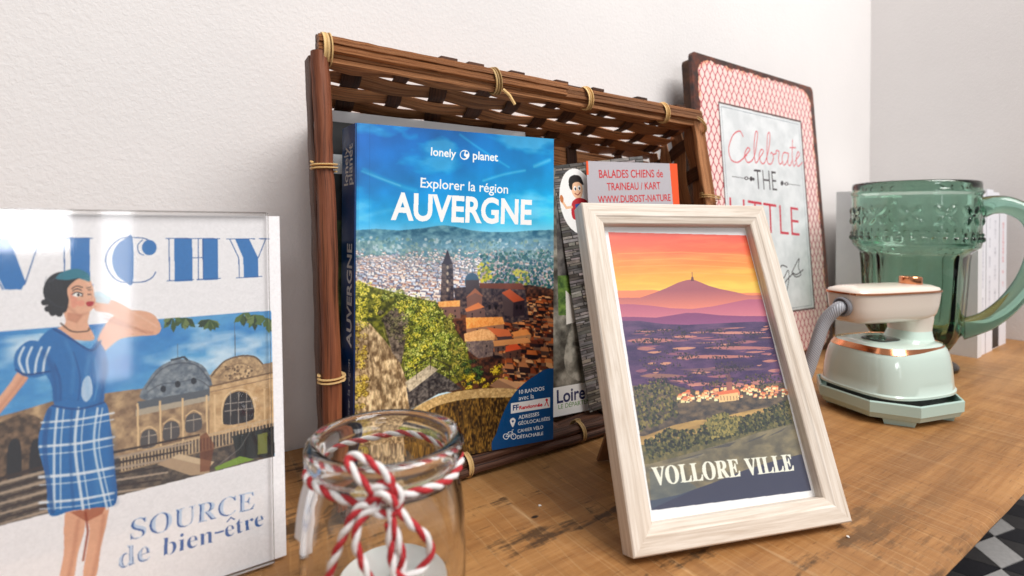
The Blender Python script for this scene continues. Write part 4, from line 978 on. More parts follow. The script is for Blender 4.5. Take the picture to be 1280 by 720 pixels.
# ================================================================== wicker basket
basket = thing('wicker_basket', 'brown woven wicker basket standing on its side against the wall, holding books', 'basket', (0.24, 0.300, 0))
bo = Vector((0.24, 0.300, 0))
def loc(p): return Vector(p) - bo
RTL, RTR, RBL, RBR = Vector((.0765, .285, .2345)), Vector((.391, .285, .2345)), Vector((.0800, .2625, .0065)), Vector((.424, .2625, .0065))
BTL, BTR, BBL, BBR = Vector((.0945, .3475, .2105)), Vector((.404, .3475, .2065)), Vector((.098, .330, .0200)), Vector((.405, .330, .0200))
rw = random.Random(5)
def bil(c, s, t): return c[0] * (1 - s) * (1 - t) + c[1] * s * (1 - t) + c[2] * s * t + c[3] * (1 - s) * t
def ribbon(name, path, nrm, width, th, mat):
    """flat strip: path points, one normal, width across"""
    n = len(path); v = []; f = []; uv = []; Ln = 0
    for i, p in enumerate(path):
        a = path[max(i - 1, 0)]; b = path[min(i + 1, n - 1)]; tg = (b - a).normalized()
        if i: Ln += (path[i] - path[i - 1]).length
        nn = (nrm - tg * nrm.dot(tg)).normalized(); bb = tg.cross(nn); w = width(i / (n - 1)) if callable(width) else width
        for sx, sy, q in ((-1, -.55, 0), (-.82, -1, .1), (.82, -1, .9), (1, -.55, 1), (1, .55, 1), (.82, 1, .9), (-.82, 1, .1), (-1, .55, 0)):
            v.append(loc(p + bb * (sx * w / 2) + nn * (sy * th / 2))); uv.append((Ln, q))
    for i in range(n - 1):
        for j in range(8):
            k = (j + 1) % 8; f.append((i * 8 + j, i * 8 + k, (i + 1) * 8 + k, (i + 1) * 8 + j))
    f.append(tuple(reversed(range(8)))); f.append(tuple((n - 1) * 8 + j for j in range(8)))
    return obj(name, v, f, mat, basket, smooth=35, uvs=uv)
def weave(c, rows, ribs, roww, ribw, m1, m2, amp=.0011, over=0.0):
    nrm = (c[1] - c[0]).cross(c[3] - c[0]).normalized()
    for i, t in enumerate(rows):
        tw = rw.uniform(-.02, .02); pts = []
        K = 6 * len(ribs)
        for k in range(K + 1):
            s = k / K; ph = 0
            # position among the ribs sets over / under
            xs = [-.06] + list(ribs) + [1.06]
            for q in range(len(xs) - 1):
                if xs[q] <= s <= xs[q + 1]: ph = q + (s - xs[q]) / (xs[q + 1] - xs[q])
            z = cos(pi * (ph + i)) * amp
            pts.append(bil(c, s, min(max(t + tw * sin(s * 5 + i), 0), 1)) + nrm * z)
        wv = rw.uniform(.88, 1.1) * roww; taper = rw.random() < .5
        ribbon('weaver_strip', pts, nrm, (lambda u, wv=wv, tp=taper: wv * (1 - (.45 * max(0, .06 - u) / .06 if tp else 0)) * (1 + .06 * sin(u * 23))), .0011, m1)
    for j, s in enumerate(ribs):
        pts = []; sk = rw.uniform(-.02, .02); K = 5 * len(rows)
        for k in range(K + 1):
            t = -over + k / K * (1 + 2 * over) if over else k / K
            xs = [-.1] + list(rows) + [1.1]; ph = 0
            for q in range(len(xs) - 1):
                if xs[q] <= t <= xs[q + 1]: ph = q + (t - xs[q]) / (xs[q + 1] - xs[q])
            z = -cos(pi * (ph + j)) * amp * 1.2
            pts.append(bil(c, s + sk * (t - .5), t) + nrm * z)
        ribbon('rib_strip', pts, nrm, ribw * rw.uniform(.85, 1.15), .0012, m2)
R11 = [.05 + .09 * k + rw.uniform(-.012, .012) for k in range(11)]
up_ = Vector((0, 0, .003))
weave((RTL - up_, RTR - up_, BTR, BTL), [.10, .31, .53, .74, .93], R11, .0142, .0098, M_WICK, M_WICKD)                   # top side
weave((RBL, RBR, BBR, BBL), [.14, .38, .62, .86], R11, .0135, .0098, M_WICKD, M_WICKD)                                        # bottom side
weave((BTL, BTR, BBR, BBL), [.04 + .107 * k for k in range(9)], R11, .0150, .0098, M_WICK, M_WICKD)                             # back
weave((RTR, RBR, BBR, BTR), [.14, .38, .62, .88], [.07, .2, .33, .46, .6, .74, .88], .0125, .0105, M_WICK, M_WICKD)         # right side
weave((RTL, RBL, BBL, BTL), [.14, .38, .62, .88], [.07, .2, .33, .46, .6, .74, .88], .0125, .0105, M_WICK, M_WICKD)         # left side
def seg(a, b, n=24, bow=Vector((0, 0, 0)), jit=.0003):
    return [a.lerp(b, i / n) + bow * sin(pi * i / n) + Vector((rw.uniform(-jit, jit), rw.uniform(-jit, jit), rw.uniform(-jit, jit))) for i in range(n + 1)]
# top rim: a front slat, a spliced second length, a lower inner slat
FY = Vector((0, -1, .15)).normalized()
mid = RTL.lerp(RTR, .50)
dn = Vector((0, 0, -1))
def split_slat(a, b, nrm, height, th, mat, n=4, seed=0, ends=(0, 0)):
    """a rim lath that has split lengthwise into thin canes lying edge to edge"""
    q = random.Random(seed); ws = [q.uniform(.7, 1.3) for _ in range(n)]; tot = sum(ws); ax = (b - a).normalized(); upv = nrm.cross(ax).normalized(); upv = upv if upv.z > 0 else -upv
    if abs(upv.z) < .3: upv = ax.cross(nrm).normalized()
    pos = -height / 2
    for w0 in ws:
        hgt = height * w0 / tot; c = upv * (pos + hgt / 2) + nrm * q.uniform(-.0005, .0006); pos += hgt; ph = q.uniform(0, 6); e0, e1 = q.uniform(-1, 1) * ends[0], q.uniform(-1, 1) * ends[1]
        ribbon('rim_cane', seg(a + c + ax * e0, b + c + ax * e1, 26, jit=.00016), nrm, (lambda u, hgt=hgt, ph=ph: hgt * (1.0 + .07 * sin(u * 19 + ph))), th * q.uniform(.85, 1.1), mat)
split_slat(RTL + Vector((-.001, -.003, .0015)), mid + Vector((.006, -.0036, .0015)), FY, .0086, .0040, M_RIML, 4, 1, (0, .004))
split_slat(mid + Vector((-.03, -.0012, .0004)), RTR + Vector((.004, -.003, .0018)), FY, .0088, .0036, M_RIML, 4, 2, (.004, 0))
split_slat(RTL + Vector((.004, -.0005, -.0046)), RTR + Vector((0, -.0005, -.0040)), FY, .0068, .0032, M_WICK, 2, 3)
split_slat(RTL + Vector((.0, .004, .003)), RTR + Vector((.003, .004, .003)), FY, .0095, .0026, M_RIMD, 2, 4)
# rib ends folded over the top rim
for s_ in (.24, .30, .40, .52, .63, .78, .93):
    c_ = RTL.lerp(RTR, s_); box_ = [c_ + Vector((dx * .0055, .0010 + dy * .0035, .0068 + dz * .0010)) for dx in (-1, 1) for dy in (-1, 1) for dz in (-1, 1)]
    obj('rib_end', [loc(q) for q in box_], box_vf(0, 1, 0, 1, 0, 1)[1], M_WICKD, basket)
# left rim rod
lp = [loc(p) for p in seg(RTL + Vector((.0005, -.0005, -.003)), RBL + Vector((0, 0, -.001)), 30, Vector((.001, 0, 0)))]
tube('rim_rod', lp, lambda u: .0050 * (1 + .04 * sin(u * 19)), M_RIMR, basket, 12, flat=(1, .92))
ribbon('rim_slat', seg(RTL + Vector((-.0036, .0045, -.006)), RBL + Vector((-.0034, .006, .0)), 24), Vector((-1, 0, 0)), lambda u: .009 * (1 + .15 * sin(u * 31)), .0016, M_RIMD)
# right rim: two slats
RX = Vector((-.25, -1, .1)).normalized()
for a_, b_, hh_, mt_, sd in ((RTR + Vector((-.0005, -.001, -.002)), RBR + Vector((-.004, 0, .001)), .0095, M_WICK, 5), (RTR + Vector((.0075, .001, -.003)), RBR + Vector((.0055, .002, .001)), .0078, M_RIML, 6)):
    ribbon('rim_slat', seg(a_ + Vector((-.0022, 0, 0)), b_ + Vector((-.0022, 0, 0)), 24), RX, hh_ * .52, .0040, mt_); ribbon('rim_slat', seg(a_ + Vector((.0024, .0003, 0)), b_ + Vector((.0024, .0003, 0)), 24), RX, hh_ * .5, .0036, mt_)
# bottom rim: split cane bundle
for dy, dz, ww in ((-.0040, -.0022, .0054), (-.0012, .0020, .0060), (.0034, .0016, .0056), (.0020, -.0028, .0060)):
    tube('rim_cane', [loc(p) for p in seg(RBL + Vector((0, dy, dz)), RBR + Vector((0, dy, dz)), 30)], ww / 2, M_RIMD, basket, 8)
def binding(p, axis, rx, ry, upv, turns=2.5, gap=.0017):
    """flat rattan wrapped round a rim at p; rx across, ry along upv"""
    ax = axis.normalized(); u = (upv - ax * upv.dot(ax)).normalized(); w = ax.cross(u); path = []
    for k in range(int(turns * 20) + 1):
        a = 2 * pi * k / 20; path.append(loc(p + ax * ((k / 20 - turns / 2) * gap) + u * (cos(a) * ry) + w * (sin(a) * rx)))
    tube('binding', path, .0010, M_BIND, basket, 6, flat=(.5, 1.0))
AX = (RTR - RTL)
for s, ry in ((.012, .0082), (.345, .0080), (.595, .0078), (.862, .0078)):
    binding(RTL.lerp(RTR, s) + Vector((0, -.0004, -.0008)), AX + Vector((0, 0, .05 * (s > .1))), .0060, ry, Vector((0, 0, 1)))
binding(RTR + Vector((.002, -.001, -.006)), Vector((.7, 0, .7)), .0070, .0092, Vector((-1, 0, 1)), 1.5)
for z in (.172, .066): 
    k = (RTL.z - z) / (RTL.z - RBL.z); binding(RTL.lerp(RBL, k) + Vector((.0008, 0, 0)), Vector((0, 0, 1)), .0058, .0060, Vector((1, 0, 0)))
k = (RTR.z - .167) / (RTR.z - RBR.z); binding(RTR.lerp(RBR, k) + Vector((.003, 0, 0)), Vector((.12, 0, 1)), .0068, .0104, Vector((1, 0, 0)))
for x in (.1545, .2400): binding(Vector((x, .2632, .0066)), Vector((1, 0, 0)), .0074, .0068, Vector((0, 0, 1)), 2)
tube('binding', [loc(RTL.lerp(RTR, .352) + Vector(q)) for q in ((0, -.0075, -.007), (.004, -.009, -.0105), (.0085, -.0085, -.0155))], .0010, M_BIND, basket, 6)

# ================================================================== papers in the basket
def sheet(name, w, h, th, mat, parent, roll=0, x0=0.0):
    v, f = box_vf(x0, x0 + w, 0, th, 0, h); o = obj(name, v, f, mat, parent, planar=(x0, w, 0, h))
    if roll:
        c, s_ = cos(roll), sin(roll)
        for q in o.data.vertices: q.co = (q.co.x * c - q.co.z * s_, q.co.y, q.co.x * s_ + q.co.z * c)
    return o
t_ = thing('white_leaflet', 'plain white leaflet sticking up behind the blue guide book', 'leaflet', (.0925, .313, .012), (radians(-5), 0, radians(-3)))
sheet('sheet', .145, .2005, .0012, M_WHITEP, t_)
t_ = thing('dark_magazine', 'dark magazine with green picture squeezed between basket rim and guide spine', 'magazine', (.0885, .2985, .012), (radians(-4), 0, radians(-2)))
MM = art_magazine(); sheet('front_cover', .10, .190, .0004, MM, t_); v, f = box_vf(.0008, .0995, .0005, .0045, .0006, .1894); obj('page_block', v, f, M_PAGES, t_)
v, f = box_vf(0, .10, .0046, .0050, 0, .190); obj('back_cover', v, f, M_BLACK, t_)
t_ = thing('tourist_brochure', 'brochure with grey rock photo and Loire label beside the guide book', 'brochure', (.206, .2815, .0125), (radians(-3), 0, radians(-6)))
sheet('front_cover', .105, .170, .0004, art_loire(), t_); v, f = box_vf(.0006, .1045, .0005, .0025, .0005, .1695); obj('page_block', v, f, M_PAGES, t_)
t_ = thing('slate_leaflet', 'leaflet printed with grey slate stones and a white oval, leaning behind the frame', 'leaflet', (.2585, .2715, .0128), (radians(-4), 0, radians(-10)))
sheet('sheet', .080, .173, .0008, art_slate(), t_, radians(8.5))
t_ = thing('walks_flyer', 'grey and orange flyer with red lettering above the pale frame', 'flyer', (.2545, .2655, .0150), (radians(-4), 0, radians(-12)))
o = sheet('sheet', .080, .0975, .0006, art_walks(), t_, radians(1.5), .0035)
for q in o.data.vertices: q.co.z += .0755
o2 = sheet('lower_fold', .0385, .0755, .0006, M_WHITEP, t_, radians(1.5), .045)

# ------------------------------------------------------------------ the blue guide book (slightly skewed paperback)
BK = thing('guide_book', 'blue travel guide with town photo on its cover standing in the basket', 'book', (.0937, .2735, .0118), (radians(-.8), 0, radians(-10.35)))
bw, bh, bt, sk = .1178, .184, .022, -.0042      # width, height, thickness, sideways skew of the back
def skewbox(name, x0, x1, y0, y1, z0, z1, mat, uvmode=None):
    v, f = box_vf(x0, x1, y0, y1, z0, z1); v = [(x + sk * (y / bt), y, z) for x, y, z in v]
    o = obj(name, v, f, mat, BK, planar=(0, bw, 0, bh) if uvmode == 'front' else None, uvs=[((y0 - p[1]) / (y0 - y1), p[2] / bh) for p in v] if uvmode == 'spine' else None)
    if uvmode == 'spine':
        for q in o.data.uv_layers[0].data: q.uv = (1 - q.uv[0], q.uv[1])
    return o
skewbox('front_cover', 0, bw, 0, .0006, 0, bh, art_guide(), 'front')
skewbox('spine', -.0006, .0004, .0007, bt - .0007, 0, bh, art_spine(), 'spine')
skewbox('page_block', .0008, bw - .0008, .0008, bt - .0008, .0006, bh - .0006, M_PAGES)
skewbox('back_cover', 0, bw, bt - .0006, bt, 0, bh, plain('navy_card', (.02, .10, .22), .4))

# ================================================================== photo frame
FR = thing('photo_frame', 'pale wood photo frame with sunset village print propped on the shelf', 'photo frame', (.2283, .1426, 0), (radians(-22), 0, radians(-20.2)))
w_, h_, t0, rl = .1141, .163, .011, .0115
pf = [(0, 0), (0, -t0 + .0006), (.0006, -t0), (.0072, -t0), (.0080, -t0 + .0005), (rl - .0005, -t0 + .0012), (rl, -t0 + .0017), (rl, -t0 + .0066), (rl - .004, -t0 + .0066), (rl - .004, 0)]
def rail(p0, p1, inw):
    p0, p1, inw = Vector(p0), Vector(p1), Vector(inw); d_ = (p1 - p0).normalized(); v = []; uv = []; n = len(pf); off = random.random() * 3
    acc = [0]
    for a, b in zip(pf[:-1], pf[1:]): acc.append(acc[-1] + math.hypot(b[0] - a[0], b[1] - a[1]))
    for e, p in ((0, p0), (1, p1)):
        for k, (a, y) in enumerate(pf):
            q = p + inw * a + d_ * (a if e == 0 else -a); q = Vector((q.x, y, q.z)); v.append(q); uv.append(((q - p0).dot(d_) + off, acc[k] + off))
    f = [(k, (k + 1) % n, n + (k + 1) % n, n + k) for k in range(n)] + [tuple(reversed(range(n))), tuple(range(n, 2 * n))]
    obj('frame_rail', v, f, M_VENEER, FR, uvs=uv)
a, b = -w_ / 2, w_ / 2
rail((a, 0, 0), (b, 0, 0), (0, 0, 1)); rail((b, 0, 0), (b, 0, h_), (-1, 0, 0)); rail((b, 0, h_), (a, 0, h_), (0, 0, -1)); rail((a, 0, h_), (a, 0, 0), (1, 0, 0))
pw, ph = w_ - 2 * rl + .004, h_ - 2 * rl + .004
v, f = box_vf(-pw / 2, pw / 2, -t0 + .0066, -t0 + .0071, rl - .002, rl - .002 + ph); obj('print', v, f, art_sunset(), FR, planar=(-pw / 2, pw, rl - .002, ph))
v, f = box_vf(-pw / 2 - .0005, pw / 2 + .0005, -t0 + .0074, -t0 + .0098, rl - .0025, rl + ph - .0015); obj('backing_board', v, f, M_CARD, FR)
g = .0006; v, f = box_vf(-w_ / 2 + rl + g, w_ / 2 - rl - g, -t0 + .0050, -t0 + .0060, rl + g, h_ - rl - g); obj('pane', v, f, M_PANE, FR)
# easel leg behind: hinged high on the back, its foot on the board
R22 = Matrix.Rotation(radians(-20.2), 4, 'Z') @ Matrix.Rotation(radians(-22), 4, 'X'); inv = R22.inverted(); org = Vector((.2283, .1426, 0))
footc = inv @ (Vector((.2510, .2250, .0006)) - org); hinge = Vector((0, .0003, .118))
ax = (footc - hinge).normalized(); px = Vector((1, 0, 0)); nn = ax.cross(px).normalized(); v = []
for base, hw in ((hinge, .016), (footc, .024)):
    for sx in (-1, 1):
        for sn in (0, 1): v.append(base + px * (sx * hw) + nn * (sn * -.0018))
obj('easel_leg', v, [(0, 1, 3, 2), (4, 6, 7, 5), (0, 4, 5, 1), (2, 3, 7, 6), (0, 2, 6, 4), (1, 5, 7, 3)], M_CARD, FR)

# ================================================================== poster in clear holder
LH = radians(7.7)
M_EDGE = plain('sawn_acrylic_edge', (.42, .38, .36), .25)
H_ = thing('acrylic_holder', 'clear acrylic stand holding the spa poster at the left', 'sign holder', (-.001, .2415, 0), (0, 0, 0))
def lean_box(name, x0, x1, y0, y1, z0, z1, mat, parent, bev=0):
    o = box(name, x0, x1, y0, y1, z0, z1, mat, parent, bev); Rm = Matrix.Rotation(-LH, 4, 'X')
    o.data.materials.append(M_EDGE)
    for q in o.data.polygons: q.material_index = 0 if abs(q.normal.y) > .9 else 1
    o.data.transform(Rm); return o
lean_box('front_sheet', -.0545, .0492, -.0032, -.0014, .0012, .1485, M_ACRYL, H_)
lean_box('back_sheet', -.0545, .0492, .0014, .0032, .0012, .1495, M_ACRYL, H_)
box('foot_plate', -.0545, .0492, -.0032, .052, 0, .0010, M_ACRYL, H_)
P_ = thing('poster', 'spa town poster with a lady in a blue dress, inside the clear stand', 'poster', (0, .2415, .0015), (-LH, 0, 0))
v, f = box_vf(-.0516, .0534, -.0003, .0001, 0, .146); obj('printed_sheet', v, f, art_poster(), P_, planar=(-.0516, .105, 0, .146))

# ================================================================== glass jar, candle, twine
JX, JY = .0717, .177
J = thing('glass_jar', 'small clear glass jar with rounded rim in the foreground', 'jar', (JX, JY, 0))
jo = [(0, .0022), (.012, .0018), (.021, .0), (.0245, .0006), (.0275, .003), (.0288, .008), (.0290, .020), (.0289, .034), (.0284, .044), (.0273, .051), (.0259, .0570), (.0253, .0600), (.0254, .0620), (.0266, .0632), (.0278, .0650), (.0279, .0678), (.0270, .0699), (.0250, .0707),
      (.0231, .0697), (.0222, .0676), (.0223, .064), (.0231, .059), (.0245, .053), (.0262, .046), (.0268, .034), (.0269, .018), (.0264, .010), (.0250, .0062), (.020, .0048), (.010, .0044), (0, .0044)]
lathe('jar_body', jo, M_JAR, J, 96, smooth=60)
K_ = thing('tealight_candle', 'white tealight candle inside the glass jar', 'candle', (JX + .003, JY, .0050))
lathe('wax', [(0, 0), (.0185, 0), (.0190, .001), (.0190, .0150), (.0184, .0158), (.0170, .0155), (.006, .0148), (0, .0146)], M_WAX, K_, 48)
tube('wick', [(0, 0, .0140), (.0002, 0, .0175), (.0009, .0003, .0205)], .0006, M_DARK, K_, 6)
TW = thing('twine_bow', 'red and white twisted twine tied in a bow round the jar neck', 'twine', (JX, JY, 0))
vdir = Vector((JX, JY, 0)).normalized(); front = -vdir; right = Vector((vdir.y, -vdir.x, 0))
def cyl(a, z, r):        # point on a cylinder round the jar: a = metres to the right on its front
    th = a / r; return front * (cos(th) * r) + right * (sin(th) * r) + Vector((0, 0, z))
def twine(path, closed=False, rr=.00098, off=.00050, pitch=.0098):
    P = catmull(path, 10, closed)
    # even resampling
    Ls = [0]
    for q in range(1, len(P)): Ls.append(Ls[-1] + (P[q] - P[q - 1]).length)
    n = max(8, int(Ls[-1] / .0006)); Q = []; j = 0
    for i in range(n + (0 if closed else 1)):
        s_ = Ls[-1] * i / n
        while j < len(Ls) - 2 and Ls[j + 1] < s_: j += 1
        u = (s_ - Ls[j]) / max(Ls[j + 1] - Ls[j], 1e-9); Q.append(P[j].lerp(P[j + 1], min(u, 1)))
    T, N, B = frames(Q, closed)
    for nm, mt, ph in (('red_strand', M_RED, 0), ('white_strand', M_WHT, pi)):
        hp = [q + N[i] * (cos(2 * pi * i * .0006 / pitch + ph) * off) + B[i] * (sin(2 * pi * i * .0006 / pitch + ph) * off) for i, q in enumerate(Q)]
        v, f, uv = tube_vf(hp, rr, 7, False); obj(nm, v, f, mt, TW, smooth=60)
loop = [cyl(.0268 * 2 * pi * k / 24, .0608 + .0006 * sin(k * 1.3), .0268) for k in range(25)]
twine(loop)
rr_ = .0300
twine([cyl(.0005, .0628, .0292), cyl(-.004, .0655, .0305), cyl(-.0100, .0708, .0295), cyl(-.0120, .0735, .0275), cyl(-.008, .0742, .0275), cyl(-.003, .0724, .0298), cyl(.0010, .0690, .0312), cyl(.002, .0640, .0312)])
twine([cyl(-.006, .0590, .0292), cyl(-.0035, .0660, .0302), cyl(.001, .0672, .0312), cyl(.0045, .0630, .0312), cyl(.002, .0585, .0308), cyl(-.003, .0590, .0300), cyl(-.004, .0630, .0305), cyl(0, .0650, .0322), cyl(.003, .0615, .0322)])   # knot
twine([cyl(-.003, .0620, .0300), cyl(-.0085, .0600, .0305), cyl(-.0120, .0540, .0310), cyl(-.0155, .0460, .0312), cyl(-.0185, .0370, .0310), cyl(-.0205, .0290, .0310)])
twine([cyl(-.002, .0610, .0300), cyl(-.0075, .0575, .0312), cyl(-.0088, .0510, .0320), cyl(-.0065, .0450, .0318), cyl(-.0042, .0390, .0315), cyl(-.0022, .0300, .0313)])
twine([cyl(.001, .0600, .0305), cyl(.0025, .0550, .0318), cyl(.0040, .0500, .0322), cyl(.0052, .0450, .0320), cyl(.0045, .0400, .0318), cyl(.0035, .0300, .0316)])
twine([cyl(.002, .0610, .0302), cyl(.0075, .0555, .0325), cyl(.0125, .0505, .0335), cyl(.0142, .0455, .0335), cyl(.0115, .0415, .0332), cyl(.0065, .0400, .0330), cyl(.0028, .0420, .0328), cyl(.0018, .0480, .0320), cyl(.0010, .0560, .0312)])
# loose fibres standing off the twine: too many to count, one part
fv, ff = [], []; fr_ = random.Random(8)
for so_ in [q for q in TW.children if q.name.startswith(('red_strand', 'white_strand'))]:
    vs_ = so_.data.vertices
    for k in range(0, len(vs_), 9):
        p_ = vs_[k].co; n_ = vs_[k].normal; d_ = (n_ + Vector((fr_.uniform(-.9, .9), fr_.uniform(-.9, .9), fr_.uniform(-.9, .9)))).normalized(); l_ = fr_.uniform(.0004, .0013); b_ = len(fv); w_f = Vector((fr_.uniform(-1, 1), fr_.uniform(-1, 1), fr_.uniform(-1, 1))).normalized() * .00005
        fv += [p_ - n_ * .0001 + w_f, p_ - n_ * .0001 - w_f, p_ + d_ * l_]; ff.append((b_, b_ + 1, b_ + 2))
tag(obj('loose_fibres', fv, ff, M_WHT, TW), kind='stuff')
# short white ribbon end hanging at the left
rib = [front * .006 - right * .0255 + Vector((0, 0, .0600)), front * .006 - right * .0272 + Vector((0, 0, .0540)), front * .0055 - right * .0284 + Vector((0, 0, .0470)), front * .005 - right * .0290 + Vector((0, 0, .0400))]
pp = catmull(rib, 6); v = []; f = []
for i, p in enumerate(pp):
    wv = .0030; 
    for sx in (-1, 1):
        for sn in (-1, 1): v.append(p + front * (sx * wv * .5) + right * (sx * wv * .35 + sn * .00015))
for i in range(len(pp) - 1):
    a_, b_ = i * 4, i * 4 + 4
    for q, s_ in ((0, 1), (1, 3), (3, 2), (2, 0)): f.append((a_ + q, a_ + s_, b_ + s_, b_ + q))
f += [(0, 2, 3, 1), (len(pp) * 4 - 4, len(pp) * 4 - 3, len(pp) * 4 - 1, len(pp) * 4 - 2)]
obj('ribbon_end', v, f, M_WHITEP, TW, smooth=30)

J.scale = TW.scale = (.965, .965, 1.0)
# ================================================================== tin sign
SG = thing('tin_sign', 'rusty-edged tin sign with pink net border and celebrate lettering', 'sign', (.436, .296, 0), (radians(-5), 0, 0))
def rrect(x0, x1, z0, z1, r, n=5):
    o_ = []
    for cx, cz, a0 in ((x1 - r, z1 - r, 0), (x0 + r, z1 - r, 90), (x0 + r, z0 + r, 180), (x1 - r, z0 + r, 270)):
        for k in range(n + 1): a = radians(a0 + 90 * k / n); o_.append((cx + r * cos(a), cz + r * sin(a)))
    return o_
SM = art_sign(); rr2 = rrect(0, .237, 0, .312, .006)
n = len(rr2); v = [(x, 0, z) for x, z in rr2] + [(x, .0035, z) for x, z in rr2]
obj('sign_face', v, [tuple(range(n))] + [(k, n + k, n + (k + 1) % n, (k + 1) % n) for k in range(n)], SM, SG, planar=(0, .237, 0, .312))
rr3 = rrect(.004, .233, .004, .308, .006); v = [(x, .0036, z) for x, z in rr3] + [(x, .0145, z) for x, z in rr3]
M_RUST = mottled('rusty_tin', (.035, .014, .008), (.11, .045, .018), 90, .7, .3)
obj('folded_back', v, [tuple(range(n)), tuple(reversed(range(n, 2 * n)))] + [(k, n + k, n + (k + 1) % n, (k + 1) % n) for k in range(n)], M_RUST, SG)

# ================================================================== green glass mug
MX, MY = .656, .213
MG = thing('glass_mug', 'large green pressed-glass mug with flower relief and a looped handle', 'mug', (MX, MY, 0))
mprof = [(0, .0), (.034, 0), (.0370, .0014), (.0372, .0040), (.0350, .0062), (.0290, .0090), (.0272, .0130), (.0290, .0190), (.0340, .0270), (.0385, .0360), (.0405, .0600), (.0420, .0860), (.0430, .1040), (.0440, .1120), (.0490, .1165), (.0520, .1190), (.0530, .1230), (.0530, .1300), (.0530, .1400), (.0530, .1500), (.0530, .1600), (.0530, .1680), (.0545, .1700), (.0548, .1716), (.0532, .1732), (.0530, .1780), (.0526, .1806), (.0512, .1814),
         (.0500, .1804), (.0494, .1700), (.0490, .1400), (.0484, .1220), (.0440, .1150), (.0385, .1080), (.0370, .0860), (.0345, .0500), (.0300, .0340), (.0180, .0290), (0, .0280)]
# finer rings along the outer collar for the relief
fine = []
for a, b in zip(mprof[:-1], mprof[1:]):
    stp = 10 if (a[1] >= .1190 and b[1] <= .1681 and a[0] > .0515) else (3 if a[1] < .119 and b[1] > a[1] else 1)
    for k in range(stp): u = k / stp; fine.append((a[0] + (b[0] - a[0]) * u, a[1] + (b[1] - a[1]) * u))
fine.append(mprof[-1])
seg_ = 288; v = []; f = []; idx = []
top_i = max(range(len(fine)), key=lambda i: fine[i][1])
for i, (r_, z) in enumerate(fine):
    if r_ < 1e-6: idx.append([len(v)]); v.append((0, 0, z)); continue
    idx.append([len(v) + j for j in range(seg_)])
    for j in range(seg_):
        th = 2 * pi * j / seg_; r = r_
        if i <= top_i:
            if .119 < z < .169:
                NF = 12; u = ((th / (2 * pi) * NF) % 1 - .5) * 2 * pi / NF * r_; w2 = z - .1485; bmp = 0
                for sx in (-1, 1):
                    for sz in (-1, 1):
                        al = (u * sx + w2 * sz) / sqrt(2); pe = (u * sx - w2 * sz) / sqrt(2)
                        e = 1 - ((al - .0068) / .0052) ** 2 - (pe / .0026) ** 2
                        if e > 0: bmp = max(bmp, sqrt(e) * .0017)
                e = 1 - (u / .0022) ** 2 - (w2 / .0022) ** 2
                if e > 0: bmp = max(bmp, sqrt(e) * .0016)
                NB = 36; ub = ((th / (2 * pi) * NB) % 1 - .5) * 2 * pi / NB * r_
                for zb, rb in ((.1265, .0028), (.1310, .0018)):
                    e = 1 - (ub / rb) ** 2 - ((z - zb) / rb) ** 2
                    if e > 0: bmp = max(bmp, sqrt(e) * rb * .75)
                r += bmp
            elif .022 < z < .116:
                k = min(1, (z - .022) / .02) * min(1, (.118 - z) / .008); r += k * .0030 * (abs(cos(4 * th)) ** .6 * -1 + .6)
        else:
            if .035 < z < .11: r += .0012 * (abs(cos(4 * th)) ** .6 * -1 + .6)
        v.append((r * cos(th), r * sin(th), z))
for a, b in zip(idx[:-1], idx[1:]):
    for j in range(seg_):
        k = (j + 1) % seg_
        if len(a) == 1: f.append((a[0], b[k], b[j]))
        elif len(b) == 1: f.append((a[j], a[k], b[0]))
        else: f.append((a[j], a[k], b[k], b[j]))
v = [(x * 1.02, y * 1.02, z * 1.035) for x, y, z in v]
obj('mug_body', v, f, M_GREEN, MG, smooth='all')
hd = Vector((.36, -.933, 0)).normalized()
hp = catmull([hd * (a * 1.02) + Vector((0, 0, z * 1.03)) for a, z in ((.0515, .1570), (.0600, .1600), (.0720, .1590), (.0850, .1500), (.0915, .1340), (.0905, .1130), (.0840, .0900), (.0720, .0680), (.0580, .0520), (.0450, .0440), (.0360, .0400))], 8)
tube('handle', hp, lambda u: .0078 + .0022 * (abs(u - .5) * 2) ** 3 + .0008 * u, M_GREEN, MG, 16, flat=(1.0, .92))

# ================================================================== little iron on its tray
IR = thing('travel_iron', 'small mint and cream travel iron with copper trim resting on its tray', 'iron', (.497, .172, 0), (0, 0, radians(-16)))
def outline(L, W, z, xo=0, n=4.0, seg=56, nose=0.0):
    o_ = []
    for k in range(seg):
        a = 2 * pi * k / seg; c_, s_ = cos(a), sin(a)
        x = math.copysign(abs(c_) ** (2 / n), c_) * L / 2; y = math.copysign(abs(s_) ** (2 / n), s_) * W / 2
        y *= 1 - nose * max(0, x / (L / 2)) ** 2
        o_.append((x + xo, y, z))
    return o_
IT = thing('iron_tray', 'mint eight-sided plastic tray with feet under the little iron', 'tray', (.4855, .1755, 0), (0, 0, radians(-16)))
def octo(L, W, c, z):
    return [(L / 2, -W / 2 + c, z), (L / 2, W / 2 - c, z), (L / 2 - c, W / 2, z), (-L / 2 + c, W / 2, z), (-L / 2, W / 2 - c, z), (-L / 2, -W / 2 + c, z), (-L / 2 + c, -W / 2, z), (L / 2 - c, -W / 2, z)]
loft('tray_body', [octo(.080, .076, .020, .0040), octo(.0840, .080, .021, .0045), octo(.0870, .083, .0215, .0080), octo(.0885, .0845, .0215, .0086), octo(.0890, .085, .0215, .0160), octo(.0880, .084, .0215, .0170), octo(.0860, .082, .021, .0166), octo(.0850, .0805, .021, .0100), octo(.083, .073, .020, .0095)], M_MINTD, IT, smooth=25)
